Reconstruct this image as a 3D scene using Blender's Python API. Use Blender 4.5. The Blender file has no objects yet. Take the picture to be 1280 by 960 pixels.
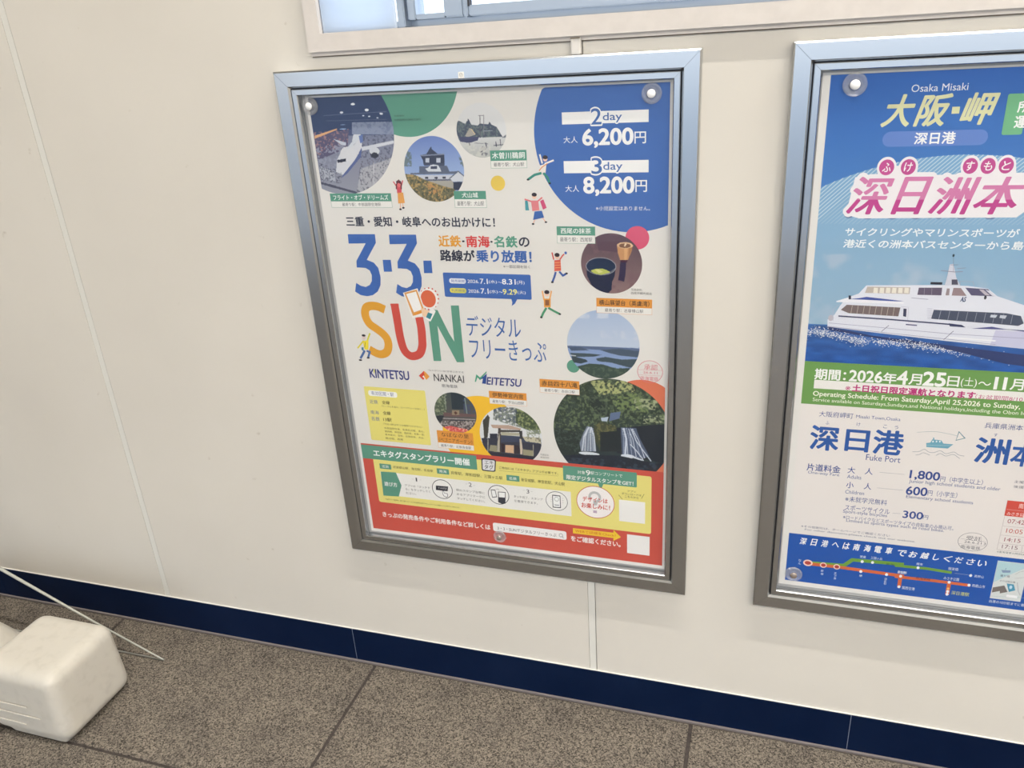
import bpy, bmesh, math, random
import numpy as np
from mathutils import Matrix, Vector
from mathutils.geometry import tessellate_polygon
random.seed(7); RNG = np.random.default_rng(11)
SC = bpy.context.scene; COL = SC.collection
# ---- settings: light levels and surface colours (sRGB)
SKY_STRENGTH = 2.25
TUBES_NEAR = (.4, 1.8, 3.2, 4.0); TUBES_FAR = (1.8, 3.9)
P_NEAR = 76; P_FAR = 92
WALL_C = (211, 207, 199); SEAL_C = (214, 213, 207); NAVY_C = (4, 22, 52); CASE_C = (213, 208, 204)
ALU_C = (194, 197, 200); ALU_R = .22; TANK_C = (194, 190, 181)
ST1 = (36, 33, 30); ST2 = (142, 133, 121); INK_RGB = (1.05, 1.07, 1.09)
OPEN_X0 = -3.1; OPEN_X1 = 4.4; OPEN_Z = 2.1; OPEN_Z0 = 0
# ---------------------------------------------------------------- camera
cam = bpy.data.objects.new('camera', bpy.data.cameras.new('camera')); COL.objects.link(cam)
_r = Vector([0.9535699288239409, 0.29511307806141435, -0.06010542404660385]); _u = Vector([-0.06537426036679778, 0.39763759158342077, 0.9152106598162146]); _f = Vector([-0.2939908109519728, 0.8687880160987802, -0.39846804910675976])
M4 = Matrix.Identity(4)
for i in range(3):
    M4[i][0] = _r[i]; M4[i][1] = _u[i]; M4[i][2] = -_f[i]
M4.translation = Vector([0.8992917483705786, -1.5089376359273265, 1.556112366187159])
cam.matrix_world = M4
cam.data.sensor_width = 36; cam.data.lens = 1006.501/1280*36; cam.data.clip_start = .02
SC.camera = cam
# ---------------------------------------------------------------- world, exposure
SC.view_settings.view_transform = 'Standard'; SC.view_settings.look = 'None'
SC.view_settings.exposure = .07; SC.view_settings.gamma = 1
w = bpy.data.worlds.new('overcast_sky'); SC.world = w; w.use_nodes = True
wn = w.node_tree; bgn = wn.nodes['Background']
tc = wn.nodes.new('ShaderNodeTexCoord'); sep = wn.nodes.new('ShaderNodeSeparateXYZ'); cr = wn.nodes.new('ShaderNodeValToRGB')
wn.links.new(tc.outputs['Generated'], sep.inputs[0]); wn.links.new(sep.outputs['Z'], cr.inputs[0])
cr.color_ramp.elements[0].position = 0; cr.color_ramp.elements[0].color = (.80, .86, .93, 1)
cr.color_ramp.elements[1].position = .7; cr.color_ramp.elements[1].color = (.48, .66, .95, 1)
wn.links.new(cr.outputs[0], bgn.inputs[0]); bgn.inputs[1].default_value = SKY_STRENGTH
# ---------------------------------------------------------------- large lights (ceiling tube rows)
def tube_light(x, y, z, lx, power, col=(1, .945, .87), wy=.05):
    l = bpy.data.lights.new('ceiling_tube_light', 'AREA'); l.shape = 'RECTANGLE'; l.size = lx; l.size_y = wy
    l.energy = power; l.color = col
    o = bpy.data.objects.new('ceiling_tube_light', l); o.location = (x, y, z); COL.objects.link(o)
for lx_ in TUBES_NEAR: tube_light(lx_, -1.06, 6.0, 1.15, P_NEAR)
for lx_ in TUBES_FAR: tube_light(lx_, -4.3, 4.4, 1.15, P_FAR)
# ---------------------------------------------------------------- helpers
def lin(c):
    return tuple((v/255/12.92 if v/255 <= .04045 else ((v/255+.055)/1.055)**2.4) for v in c)
def mat(name, col, rough=.5, metal=0, spec=.5):
    m = bpy.data.materials.new(name); m.use_nodes = True
    b = m.node_tree.nodes['Principled BSDF']
    b.inputs['Base Color'].default_value = (*lin(col), 1); b.inputs['Roughness'].default_value = rough
    b.inputs['Metallic'].default_value = metal; b.inputs['Specular IOR Level'].default_value = spec
    return m
def nodes(m): return m.node_tree, m.node_tree.nodes, m.node_tree.links, m.node_tree.nodes['Principled BSDF']
def noise_colour(m, c1, c2, scale, detail=3, lo=.35, hi=.65, bump=0, rot=None, stretch=None, coord='Object'):
    t, n, l, b = nodes(m)
    tcn = n.new('ShaderNodeTexCoord'); mp = n.new('ShaderNodeMapping'); nz = n.new('ShaderNodeTexNoise'); r = n.new('ShaderNodeValToRGB')
    l.new(tcn.outputs[coord], mp.inputs[0]); l.new(mp.outputs[0], nz.inputs[0]); l.new(nz.outputs[0], r.inputs[0]); l.new(r.outputs[0], b.inputs['Base Color'])
    nz.inputs['Scale'].default_value = scale; nz.inputs['Detail'].default_value = detail
    if stretch: mp.inputs['Scale'].default_value = stretch
    r.color_ramp.elements[0].position = lo; r.color_ramp.elements[1].position = hi
    r.color_ramp.elements[0].color = (*lin(c1), 1); r.color_ramp.elements[1].color = (*lin(c2), 1)
    if bump:
        bp = n.new('ShaderNodeBump'); bp.inputs['Strength'].default_value = bump; bp.inputs['Distance'].default_value = .002
        l.new(nz.outputs[0], bp.inputs['Height']); l.new(bp.outputs[0], b.inputs['Normal'])
    return nz, r
def obj(name, me, m=None, parent=None, loc=(0, 0, 0)):
    o = bpy.data.objects.new(name, me); COL.objects.link(o); o.location = loc
    if m: me.materials.append(m)
    if parent: o.parent = parent
    return o
def mesh_bm(bm, smooth=False):
    me = bpy.data.meshes.new('mesh'); bmesh.ops.recalc_face_normals(bm, faces=bm.faces); bm.to_mesh(me); bm.free()
    if smooth:
        for p in me.polygons: p.use_smooth = True
    return me
def add_box(bm, x0, x1, y0, y1, z0, z1):
    v = [bm.verts.new(c) for c in ((x0,y0,z0),(x1,y0,z0),(x1,y1,z0),(x0,y1,z0),(x0,y0,z1),(x1,y0,z1),(x1,y1,z1),(x0,y1,z1))]
    for f in ((0,1,2,3),(4,5,6,7),(0,1,5,4),(1,2,6,5),(2,3,7,6),(3,0,4,7)): bm.faces.new([v[i] for i in f])
def box(name, x0, x1, y0, y1, z0, z1, m, parent=None, bevel=0):
    bm = bmesh.new(); add_box(bm, x0, x1, y0, y1, z0, z1)
    if bevel: bmesh.ops.bevel(bm, geom=bm.edges[:], offset=bevel, segments=2, affect='EDGES')
    return obj(name, mesh_bm(bm), m, parent)
def empty(name, loc=(0, 0, 0)):
    o = bpy.data.objects.new(name, None); o.empty_display_size = .1; o.location = loc; COL.objects.link(o); return o
def thing(o, label, cat, group=None):
    o['label'] = label; o['category'] = cat
    if group: o['group'] = group
    return o
def structure(o): o['kind'] = 'structure'; return o
def tube(name, pts, rad, m, parent=None, sides=12):
    cu = bpy.data.curves.new(name, 'CURVE'); cu.dimensions = '3D'; cu.bevel_depth = 1; cu.bevel_resolution = 3; cu.use_fill_caps = True
    s = cu.splines.new('POLY'); s.points.add(len(pts)-1)
    for i, p in enumerate(pts):
        s.points[i].co = (*p, 1); s.points[i].radius = rad[i] if isinstance(rad, (list, tuple)) else rad
    t = bpy.data.objects.new('tmp', cu); COL.objects.link(t)
    me = bpy.data.meshes.new_from_object(t.evaluated_get(bpy.context.evaluated_depsgraph_get()))
    bpy.data.objects.remove(t); me.materials.clear()
    for p in me.polygons: p.use_smooth = True
    return obj(name, me, m, parent)
# ---------------------------------------------------------------- materials
WALL = mat('laminate_wall', WALL_C, .32, spec=.4)
noise_colour(WALL, tuple(v-4 for v in WALL_C), tuple(v+2 for v in WALL_C), 2.2, 4, .3, .7)
_nt = WALL.node_tree; _cr = [q for q in _nt.nodes if q.type == 'VALTORGB'][0]; _n2 = _nt.nodes.new('ShaderNodeTexNoise'); _n2.inputs['Scale'].default_value = 26; _n2.inputs['Detail'].default_value = 5
_tc = [q for q in _nt.nodes if q.type == 'TEX_COORD'][0]; _nt.links.new(_tc.outputs['Object'], _n2.inputs[0]); _r2 = _nt.nodes.new('ShaderNodeValToRGB'); _nt.links.new(_n2.outputs[0], _r2.inputs[0])
_r2.color_ramp.elements[0].position = .70; _r2.color_ramp.elements[1].position = .76; _r2.color_ramp.elements[0].color = (1, 1, 1, 1); _r2.color_ramp.elements[1].color = (.82, .80, .77, 1)
_mx = _nt.nodes.new('ShaderNodeMixRGB'); _mx.blend_type = 'MULTIPLY'; _mx.inputs[0].default_value = 1; _nt.links.new(_cr.outputs[0], _mx.inputs[1]); _nt.links.new(_r2.outputs[0], _mx.inputs[2]); _nt.links.new(_mx.outputs[0], _nt.nodes['Principled BSDF'].inputs['Base Color'])
SEAL = mat('joint_sealant', SEAL_C, .6)
JDARK = mat('joint_dark', (120, 112, 100), .8)  # dark tone of the wall core and the clip edge
NAVY = mat('navy_vinyl', NAVY_C, .45, spec=.12)
noise_colour(NAVY, tuple(max(v-3, 0) for v in NAVY_C), tuple(v+5 for v in NAVY_C), 5, 5, .35, .75)
CASE = mat('painted_casing', CASE_C, .55); noise_colour(CASE, tuple(v-5 for v in CASE_C), CASE_C, 40, 4, bump=.25)
ALU = mat('brushed_aluminium', ALU_C, ALU_R, 1)
SASH = mat('sash_aluminium', (176, 186, 198), .35, .8)
GREY = mat('grey_board', (178, 178, 178), .7)
DARK = mat('dark_gasket', (50, 50, 56), .6)
WHITEP = mat('sticker_paper', (235, 235, 232), .6)
CEIL = mat('ceiling_white', (205, 205, 202), .8)
GROUND = mat('pale_pavement', (170, 170, 168), .9); noise_colour(GROUND, (160, 160, 158), (178, 178, 175), 3)
# floor granite tile
STONE = mat('speckled_granite', (130, 120, 105), .75, spec=.3)
t, n, l, b = nodes(STONE)
tcn = n.new('ShaderNodeTexCoord'); n1 = n.new('ShaderNodeTexVoronoi'); n2 = n.new('ShaderNodeTexNoise'); n3 = n.new('ShaderNodeTexNoise')
for q in (n1, n2, n3): l.new(tcn.outputs['Object'], q.inputs[0])
n1.inputs['Scale'].default_value = 330; sx = n.new('ShaderNodeSeparateColor'); l.new(n1.outputs['Color'], sx.inputs[0]); n2.inputs['Scale'].default_value = 520; n2.inputs['Detail'].default_value = 1
n3.inputs['Scale'].default_value = 9; n3.inputs['Detail'].default_value = 4
r1 = n.new('ShaderNodeValToRGB'); r1.color_ramp.elements[0].position = .22; r1.color_ramp.elements[0].color = (*lin(ST1), 1)
r1.color_ramp.elements[1].position = .78; r1.color_ramp.elements[1].color = (*lin(ST2), 1)
mx = n.new('ShaderNodeMath'); mx.operation = 'MULTIPLY_ADD'; mx.inputs[1].default_value = .5
l.new(n2.outputs[0], mx.inputs[0])
m2 = n.new('ShaderNodeMath'); m2.operation = 'MULTIPLY'; m2.inputs[1].default_value = .5; l.new(sx.outputs[0], m2.inputs[0]); l.new(m2.outputs[0], mx.inputs[2])
l.new(mx.outputs[0], r1.inputs[0])
r3 = n.new('ShaderNodeValToRGB'); r3.color_ramp.elements[0].position = .35; r3.color_ramp.elements[0].color = (.80, .80, .82, 1); r3.color_ramp.elements[1].position = .6; r3.color_ramp.elements[1].color = (1, 1, 1, 1)
l.new(n3.outputs[0], r3.inputs[0])
mm_ = n.new('ShaderNodeMixRGB'); mm_.blend_type = 'MULTIPLY'; mm_.inputs[0].default_value = 1
l.new(r1.outputs[0], mm_.inputs[1]); l.new(r3.outputs[0], mm_.inputs[2]); l.new(mm_.outputs[0], b.inputs['Base Color'])
bp = n.new('ShaderNodeBump'); bp.inputs['Strength'].default_value = .35; bp.inputs['Distance'].default_value = .001; l.new(n2.outputs[0], bp.inputs['Height']); l.new(bp.outputs[0], b.inputs['Normal'])
GROUT = mat('brown_grout', (62, 55, 52), .85); noise_colour(GROUT, (56, 50, 47), (70, 63, 60), 120, 3)
def glass_mat(name, ior=1.49, rough=.0, tint=(1, 1, 1)):
    m = bpy.data.materials.new(name); m.use_nodes = True; nt = m.node_tree; nt.nodes.clear()
    o = nt.nodes.new('ShaderNodeOutputMaterial'); mi = nt.nodes.new('ShaderNodeMixShader'); tr = nt.nodes.new('ShaderNodeBsdfTransparent'); gl = nt.nodes.new('ShaderNodeBsdfGlossy'); fr = nt.nodes.new('ShaderNodeFresnel')
    ge = nt.nodes.new('ShaderNodeNewGeometry'); iv = nt.nodes.new('ShaderNodeMapRange'); iv.inputs['To Min'].default_value = ior; iv.inputs['To Max'].default_value = 1/ior
    nt.links.new(ge.outputs['Backfacing'], iv.inputs['Value']); nt.links.new(iv.outputs[0], fr.inputs['IOR']); gl.inputs['Roughness'].default_value = rough; tr.inputs['Color'].default_value = (*tint, 1)
    nt.links.new(fr.outputs[0], mi.inputs[0]); nt.links.new(tr.outputs[0], mi.inputs[1]); nt.links.new(gl.outputs[0], mi.inputs[2]); nt.links.new(mi.outputs[0], o.inputs[0])
    return m
ACRYL = glass_mat('acrylic_sheet', 1.35, .015, (.985, .985, .985))
CLEAR = glass_mat('clear_plastic', 1.6, .2, (.97, .97, .975))
t = CLEAR.node_tree; df = t.nodes.new('ShaderNodeBsdfDiffuse'); df.inputs[0].default_value = (.8, .82, .85, 1); mi = t.nodes.new('ShaderNodeMixShader'); mi.inputs[0].default_value = .14
o_ = t.nodes['Material Output']; t.links.new(o_.inputs[0].links[0].from_socket, mi.inputs[1]); t.links.new(df.outputs[0], mi.inputs[2]); t.links.new(mi.outputs[0], o_.inputs[0])
FROST = mat('frosted_film', (240, 245, 250), .5)
t, n, l, b = nodes(FROST); b.inputs['Transmission Weight'].default_value = 0
trn = n.new('ShaderNodeBsdfTranslucent'); trn.inputs[0].default_value = (.9, .95, 1, 1); mi = n.new('ShaderNodeMixShader'); mi.inputs[0].default_value = .8
l.new(b.outputs[0], mi.inputs[1]); l.new(trn.outputs[0], mi.inputs[2]); l.new(mi.outputs[0], n['Material Output'].inputs[0])
INKM = mat('printed_ink', (255, 255, 255), .55, spec=.3)
t, n, l, b = nodes(INKM); at = n.new('ShaderNodeAttribute'); at.attribute_name = 'ink'; l.new(at.outputs['Color'], b.inputs['Base Color'])
PAPER = mat('poster_paper', (255, 255, 255), .6, spec=.3); nodes(PAPER)[3].inputs['Base Color'].default_value = (*[min(1, v*q) for v, q in zip(lin((226, 223, 218)), INK_RGB)], 1)
PLAST = mat('white_polyethylene', TANK_C, .42, spec=.4)
b = nodes(PLAST)[3]; b.inputs['Subsurface Weight'].default_value = .25; b.inputs['Subsurface Radius'].default_value = (.02, .018, .015)
noise_colour(PLAST, tuple(v-10 for v in TANK_C), TANK_C, 35, 6, .25, .5)
STEEL = mat('bright_steel', (200, 202, 200), .3, 1)
ZINC = mat('grey_painted_steel', (176, 178, 170), .5, .3)
# ---------------------------------------------------------------- print builder (flat printed matter, millimetres)
STEP = 6e-6
class Ink:
    def __init__(s): s.v = []; s.f = []; s.c = []; s.n = 0
    def add(s, verts, faces, cols, lvl):
        verts = np.asarray(verts, float)
        a = np.zeros((len(verts), 3)); a[:, 0] = verts[:, 0]/1000; a[:, 2] = -verts[:, 1]/1000; a[:, 1] = -STEP*lvl
        s.v.append(a); s.c.append(cols); s.f.extend([tuple(i+s.n for i in f) for f in faces]); s.n += len(a)
    def build(s, name, parent):
        me = bpy.data.meshes.new(name); V = np.concatenate(s.v); me.from_pydata(V.tolist(), [], s.f)
        at = me.color_attributes.new('ink', 'FLOAT_COLOR', 'POINT'); C = np.ones((len(V), 4)); C[:, :3] = np.clip(np.concatenate(s.c)*np.array(INK_RGB), 0, .97)
        at.data.foreach_set('color', C.ravel()); me.update()
        return obj(name, me, INKM, parent)
LINC = {}
def lc(c):
    if c not in LINC: LINC[c] = np.array(lin(c))
    return LINC[c]
def const(c, n): return np.repeat(lc(c)[None], n, 0)
def catmull(p, k=8):
    p = [np.array(q, float) for q in p]; p = [2*p[0]-p[1]]+p+[2*p[-1]-p[-2]]; o = []
    for i in range(1, len(p)-2):
        for j in range(k):
            t = j/k; a, b2, c, d = p[i-1:i+3]
            o.append(.5*((2*b2)+(-a+c)*t+(2*a-5*b2+4*c-d)*t*t+(-a+3*b2-3*c+d)*t**3))
    o.append(p[-2]); return o
def stroke(pts, w):
    pts = [np.array(q, float) for q in pts]; Lf = []; Rt = []
    for i, q in enumerate(pts):
        if i == 0: d = pts[1]-q
        elif i == len(pts)-1: d = q-pts[i-1]
        else:
            d1 = q-pts[i-1]; d2 = pts[i+1]-q; d = d1/(np.hypot(*d1)+1e-9)+d2/(np.hypot(*d2)+1e-9)
        d = d/(np.hypot(*d)+1e-9); nn = np.array([-d[1], d[0]])*w/2
        if 0 < i < len(pts)-1:
            c = d@(d1/(np.hypot(*d1)+1e-9)); nn = nn/max(c, .5)
        Lf.append(q+nn); Rt.append(q-nn)
    k = len(pts); return Lf+Rt, [(i, i+1, k+i+1, k+i) for i in range(k-1)]
FC = bpy.data.curves.new('font_tmp', 'FONT'); FO = bpy.data.objects.new('font_tmp', FC); COL.objects.link(FO)
def text_mesh(body, bold, shear, res):
    FC.body = body; FC.offset = bold; FC.shear = shear; FC.resolution_u = res
    dg = bpy.context.evaluated_depsgraph_get(); dg.update()
    me = bpy.data.meshes.new_from_object(FO.evaluated_get(dg)); return me
def add_text(ink, o, lvl):
    _, body, x0, x1, yc, h, col, bold, shear, k = o
    res = 2 if h < 7 else 3 if h < 14 else 6
    me = text_mesh(body, 0, shear, res); n = len(me.vertices)
    if not n: return
    V = np.empty(n*3); me.vertices.foreach_get('co', V); V = V.reshape(-1, 3)[:, :2]
    F = [tuple(p.vertices) for p in me.polygons]
    mn = V.min(0); mxx = V.max(0); s = (mxx-mn); s[s < 1e-6] = 1
    sx = (x1-x0)/s[0]; sy = h/s[1]
    W = np.empty_like(V); W[:, 0] = x0+(V[:, 0]-mn[0])*sx; W[:, 1] = yc+h/2-(V[:, 1]-mn[1])*sy
    g = k.get('grow')
    if g:
        rx = g*h; 
        ng = 26 if h > 40 else 12
        for a in range(ng):
            d = np.array([math.cos(a*math.tau/ng)*rx+k.get('dx', 0), math.sin(a*math.tau/ng)*rx+k.get('dy', 0)])
            ink.add(W+d, F, const(col, n), lvl+a*(9/ng))
        return
    sp = k.get('split')
    if sp:
        bm = bmesh.new(); vs = [bm.verts.new((p[0], p[1], 0)) for p in W]
        for f in F:
            try: bm.faces.new([vs[i] for i in f])
            except ValueError: pass
        ys = yc-h/2+h*sp[0]
        bmesh.ops.bisect_plane(bm, geom=bm.verts[:]+bm.edges[:]+bm.faces[:], plane_co=(0, ys, 0), plane_no=(0, 1, 0), dist=1e-5)
        b_ = bold*h*.7
        for f in bm.faces:
            c = col if f.calc_center_median().y < ys else sp[1]
            P_ = [(v.co.x, v.co.y) for v in f.verts]; 
            for q in range(8): ink.add(np.array(P_)+np.array((b_*math.cos(q*math.tau/8), b_*math.sin(q*math.tau/8)*(.5))), [tuple(range(len(P_)))], const(c, len(P_)), lvl+q*.4+(3.6 if c == sp[1] else 0))
        bm.free(); return
    b_ = bold*min(h, abs(x1-x0))*(.9 if h > 14 else .55)
    sh = [(0, 0)] if b_ < .12 else [(b_*math.cos(a*math.tau/6), b_*math.sin(a*math.tau/6)) for a in range(6)] if h < 14 else [(b_*math.cos(a*math.tau/10), b_*math.sin(a*math.tau/10)) for a in range(10)]
    for q, d in enumerate(sh): ink.add(W+np.array(d), F, const(col, n), lvl+q*.35)
    bpy.data.meshes.remove(me)
def inpoly(X, Y, pts):
    ins = np.zeros(X.shape, bool); j = len(pts)-1
    for i in range(len(pts)):
        xi, yi = pts[i]; xj, yj = pts[j]
        if yi != yj:
            c = ((yi > Y) != (yj > Y)) & (X < (xj-xi)*(Y-yi)/(yj-yi)+xi); ins ^= c
        j = i
    return ins
def vnoise(X, Y, s, seed):
    g = np.random.default_rng(seed).random((97, 97)); u = X/s+500; v = Y/s+500
    i = np.floor(u).astype(int); j = np.floor(v).astype(int); a = u-i; b2 = v-j; a = a*a*(3-2*a); b2 = b2*b2*(3-2*b2)
    G_ = lambda p, q: g[p % 97, q % 97]
    return (G_(i, j)*(1-a)+G_(i+1, j)*a)*(1-b2)+(G_(i, j+1)*(1-a)+G_(i+1, j+1)*a)*b2
def paint(X, Y, ops):
    C = np.tile(lc((120, 120, 120)), (len(X), 1))
    for k, op in enumerate(ops):
        if op[0] == 'g':
            m = (Y >= op[1]) if k else np.ones(len(X), bool); t = np.clip((Y-op[1])/(op[2]-op[1]), 0, 1)[:, None]
            C = np.where(m[:, None], lc(op[3])*(1-t)+lc(op[4])*t, C)
        elif op[0] == 'p': C[inpoly(X, Y, op[1])] = lc(op[2])
        elif op[0] == 'e': C[((X-op[1])/op[3])**2+((Y-op[2])/op[4])**2 < 1] = lc(op[5])
        elif op[0] == 'l':
            for a, b2 in zip(op[1][:-1], op[1][1:]):
                dx = b2[0]-a[0]; dy = b2[1]-a[1]; L2 = dx*dx+dy*dy+1e-9; t = np.clip(((X-a[0])*dx+(Y-a[1])*dy)/L2, 0, 1)
                C[np.hypot(X-a[0]-t*dx, Y-a[1]-t*dy) < max(op[2]/2, .6)] = lc(op[3])
        elif op[0] == 'n':
            m = inpoly(X, Y, op[1]); q = .6*vnoise(X, Y, op[4], k*7+1)+.4*vnoise(X, Y, op[4]*.45, k*7+2)
            th = 1-op[3]; a = np.clip((q-(.5+(th-.5)*.55))/(.16 if op[4] < 10 else .3)+.5, 0, 1)*m*.8
            C = C*(1-a[:, None])+lc(op[2])*a[:, None]
    return C
def add_disc(ink, cx, cy, r, ops, lvl, clip, nr=None, ns=None):
    nr = nr or int(r/1.15)+4; ns = ns or int(r*4.6)+24
    rr = np.linspace(0, 1, nr)[1:]*r; th = np.linspace(0, math.tau, ns, endpoint=False)
    X = (cx+rr[:, None]*np.cos(th)[None]).ravel(); Y = (cy+rr[:, None]*np.sin(th)[None]).ravel()
    X = np.append(X, cx); Y = np.append(Y, cy)
    keep = None
    Xc = np.clip(X, clip[0], clip[2]); Yc = np.clip(Y, clip[1], clip[3])
    C = paint(Xc, Yc, ops); F = []
    out = ((X < clip[0]) | (X > clip[2]) | (Y < clip[1]) | (Y > clip[3]))
    for i in range(nr-2):
        for j in range(ns):
            k = (j+1) % ns; f = (i*ns+j, i*ns+k, (i+1)*ns+k, (i+1)*ns+j)
            if not all(out[q] for q in f): F.append(f)
    c0 = len(X)-1
    for j in range(ns): F.append((c0, (j+1) % ns, j))
    ink.add(np.stack([Xc, Yc], 1), F, C, lvl)
BASES = dict(colour_spot=0, red_base=8, red_band=20, caption_box=40, logo_lettering=30, sky_sea_print=0, hatched_disc=2, green_band=5, title_lettering=10, ferry_picture=8, route_lettering=10, acceptance_stamp=10, rail_map=10)
def do_print(ops, parent, clip, lvl0=0):
    ink = None; name = None; label = None; lvl = lvl0; prev = ''; n_spot = 0
    def flush():
        if ink and ink.n:
            o = ink.build(name, parent)
            if label: o['label'] = label
    for o in ops:
        k = o[0]
        lvl += 1 if (k != 'T' or o[9].get('grow') or prev != 'T') else .02
        if prev in ('GROW', 'SPLIT'): lvl += 9 if prev == 'GROW' and (k != 'T' or not o[9].get('grow')) else 0
        prev = k if not (k == 'T' and o[9].get('grow')) else 'GROW'
        if k == 'G': flush(); ink = Ink(); name = o[1]; label = o[2]; lvl = BASES.get(name, 14 if name.startswith('photo') else 46)+(n_spot if name == 'colour_spot' else 0); n_spot += name == 'colour_spot'
        elif k == 'T': add_text(ink, o, lvl)
        elif k == 'P':
            pts = [(min(max(x, clip[0]), clip[2]), min(max(y, clip[1]), clip[3])) for x, y in o[1]]
            ink.add(pts, tessellate_polygon([[Vector((*p, 0)) for p in pts]]), const(o[2], len(pts)), lvl)
        elif k == 'L':
            p = catmull(o[1]) if o[4] else o[1]; p = [(min(max(x, clip[0]), clip[2]), y) for x, y in p]; v, f = stroke(p, o[2]); ink.add(v, f, const(o[3], len(v)), lvl)
        elif k == 'E':
            _, cx, cy, rx, ry, c, ring = o; ns = 96 if rx > 20 else 32; th = [i*math.tau/ns for i in range(ns)]
            P1 = [(min(max(cx+rx*math.cos(a), clip[0]), clip[2]), min(max(cy+ry*math.sin(a), clip[1]), clip[3])) for a in th]
            if ring:
                P2 = [(cx+(rx-ring)*math.cos(a), cy+(ry-ring)*math.sin(a)) for a in th]
                ink.add(P1+P2, [(i, (i+1) % ns, ns+(i+1) % ns, ns+i) for i in range(ns)], const(c, 2*ns), lvl)
            else: ink.add(P1, [tuple(range(ns))], const(c, ns), lvl)
        elif k == 'R':
            _, x0, y0, x1, y1, c, rd = o; x0 = max(x0, clip[0]); x1 = min(x1, clip[2])
            if rd:
                P1 = []
                for (qx, qy, a0) in ((x1-rd, y1-rd, 0), (x0+rd, y1-rd, 90), (x0+rd, y0+rd, 180), (x1-rd, y0+rd, 270)):
                    for a in range(0, 91, 15): P1.append((qx+rd*math.cos(math.radians(a0+a)), qy+rd*math.sin(math.radians(a0+a))))
            else: P1 = [(x0, y0), (x1, y0), (x1, y1), (x0, y1)]
            ink.add(P1, [tuple(range(len(P1)))], const(c, len(P1)), lvl)
        elif k == 'H': add_disc(ink, o[1], o[2], o[3], o[4], lvl, (clip[0], clip[1], clip[2], min(clip[3], o[5])))
        elif k == 'BG':
            nx, ny = 180, 150; X, Y = np.meshgrid(np.linspace(0, o[1], nx), np.linspace(0, o[2], ny)); X = X.ravel(); Y = Y.ravel()
            t = np.clip(Y/250, 0, 1)[:, None]; C = lc((30, 90, 172))*(1-t)+lc((78, 132, 196))*t
            ts = np.clip((Y-o[3])/(o[2]-o[3]), 0, 1)[:, None]; S = lc((52, 96, 160))*(1-ts)+lc((30, 84, 160))*ts
            nn = vnoise(X*.25, Y, 5, 3)[:, None]; S = S*(.75+.5*nn); C = np.where(Y[:, None] > o[3], S, C)
            ink.add(np.stack([X, Y], 1), [(j*nx+i, j*nx+i+1, (j+1)*nx+i+1, (j+1)*nx+i) for j in range(ny-1) for i in range(nx-1)], C, lvl); SEA = o[3]
        elif k == 'HATCH':
            _, cx, cy, r, ye = o
            big = [(0, 0), (713, 0), (713, 460), (0, 460)]
            ops2 = [('g', cy-r, SEA, (120, 166, 203), (150, 180, 202)), ('n', [(0, 300), (713, 300), (713, SEA), (0, SEA)], (172, 190, 208), .22, 34)]
            add_disc(ink, cx, cy, r, ops2, lvl, (0, 0, 713, SEA), 220, 520)
            s = 7.2
            for i in range(int(-500/s), int(1300/s)):
                c0 = i*s  # line x + y = c0
                d = (cx+cy-c0)/math.sqrt(2)
                if abs(d) >= r: continue
                hh = math.sqrt(r*r-d*d); mx0 = cx-d/math.sqrt(2); my0 = cy-d/math.sqrt(2)
                xa, ya = mx0-hh/math.sqrt(2), my0+hh/math.sqrt(2); xb, yb = mx0+hh/math.sqrt(2), my0-hh/math.sqrt(2)
                # clip to x>0,y<ye,x<713
                if ya > ye: xa += ya-ye; ya = ye
                if xa < 0: ya -= -xa; xa = 0
                if xb > 713: yb += xb-713; xb = 713
                if xa >= xb: continue
                v, f = stroke([(xa, ya), (xb, yb)], 1.5); 
                ink.add(v, f, np.array([lc((150, 182, 207)) if y > ye-2 else lc((188, 208, 222)) for x, y in v]), lvl+.5)
        elif k == 'FOAM':
            pts = o[1]; wd = o[2]
            for (a, b2) in zip(pts[:-1], pts[1:]):
                ln = math.hypot(b2[0]-a[0], b2[1]-a[1])
                for q in range(int(ln*wd*.32)):
                    t_ = random.random(); x = a[0]+(b2[0]-a[0])*t_; y = a[1]+(b2[1]-a[1])*t_+random.gauss(0, wd*.42); s_ = random.uniform(.4, 1.5)
                    if x < clip[0]: continue
                    c = random.choice(((225, 228, 232), (205, 212, 222), (170, 186, 208), (236, 236, 236)))
                    ink.add([(x-s_, y), (x, y-s_*.7), (x+s_, y), (x, y+s_*.7)], [(0, 1, 2, 3)], const(c, 4), lvl+random.random()*.8)
    flush()
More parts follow.
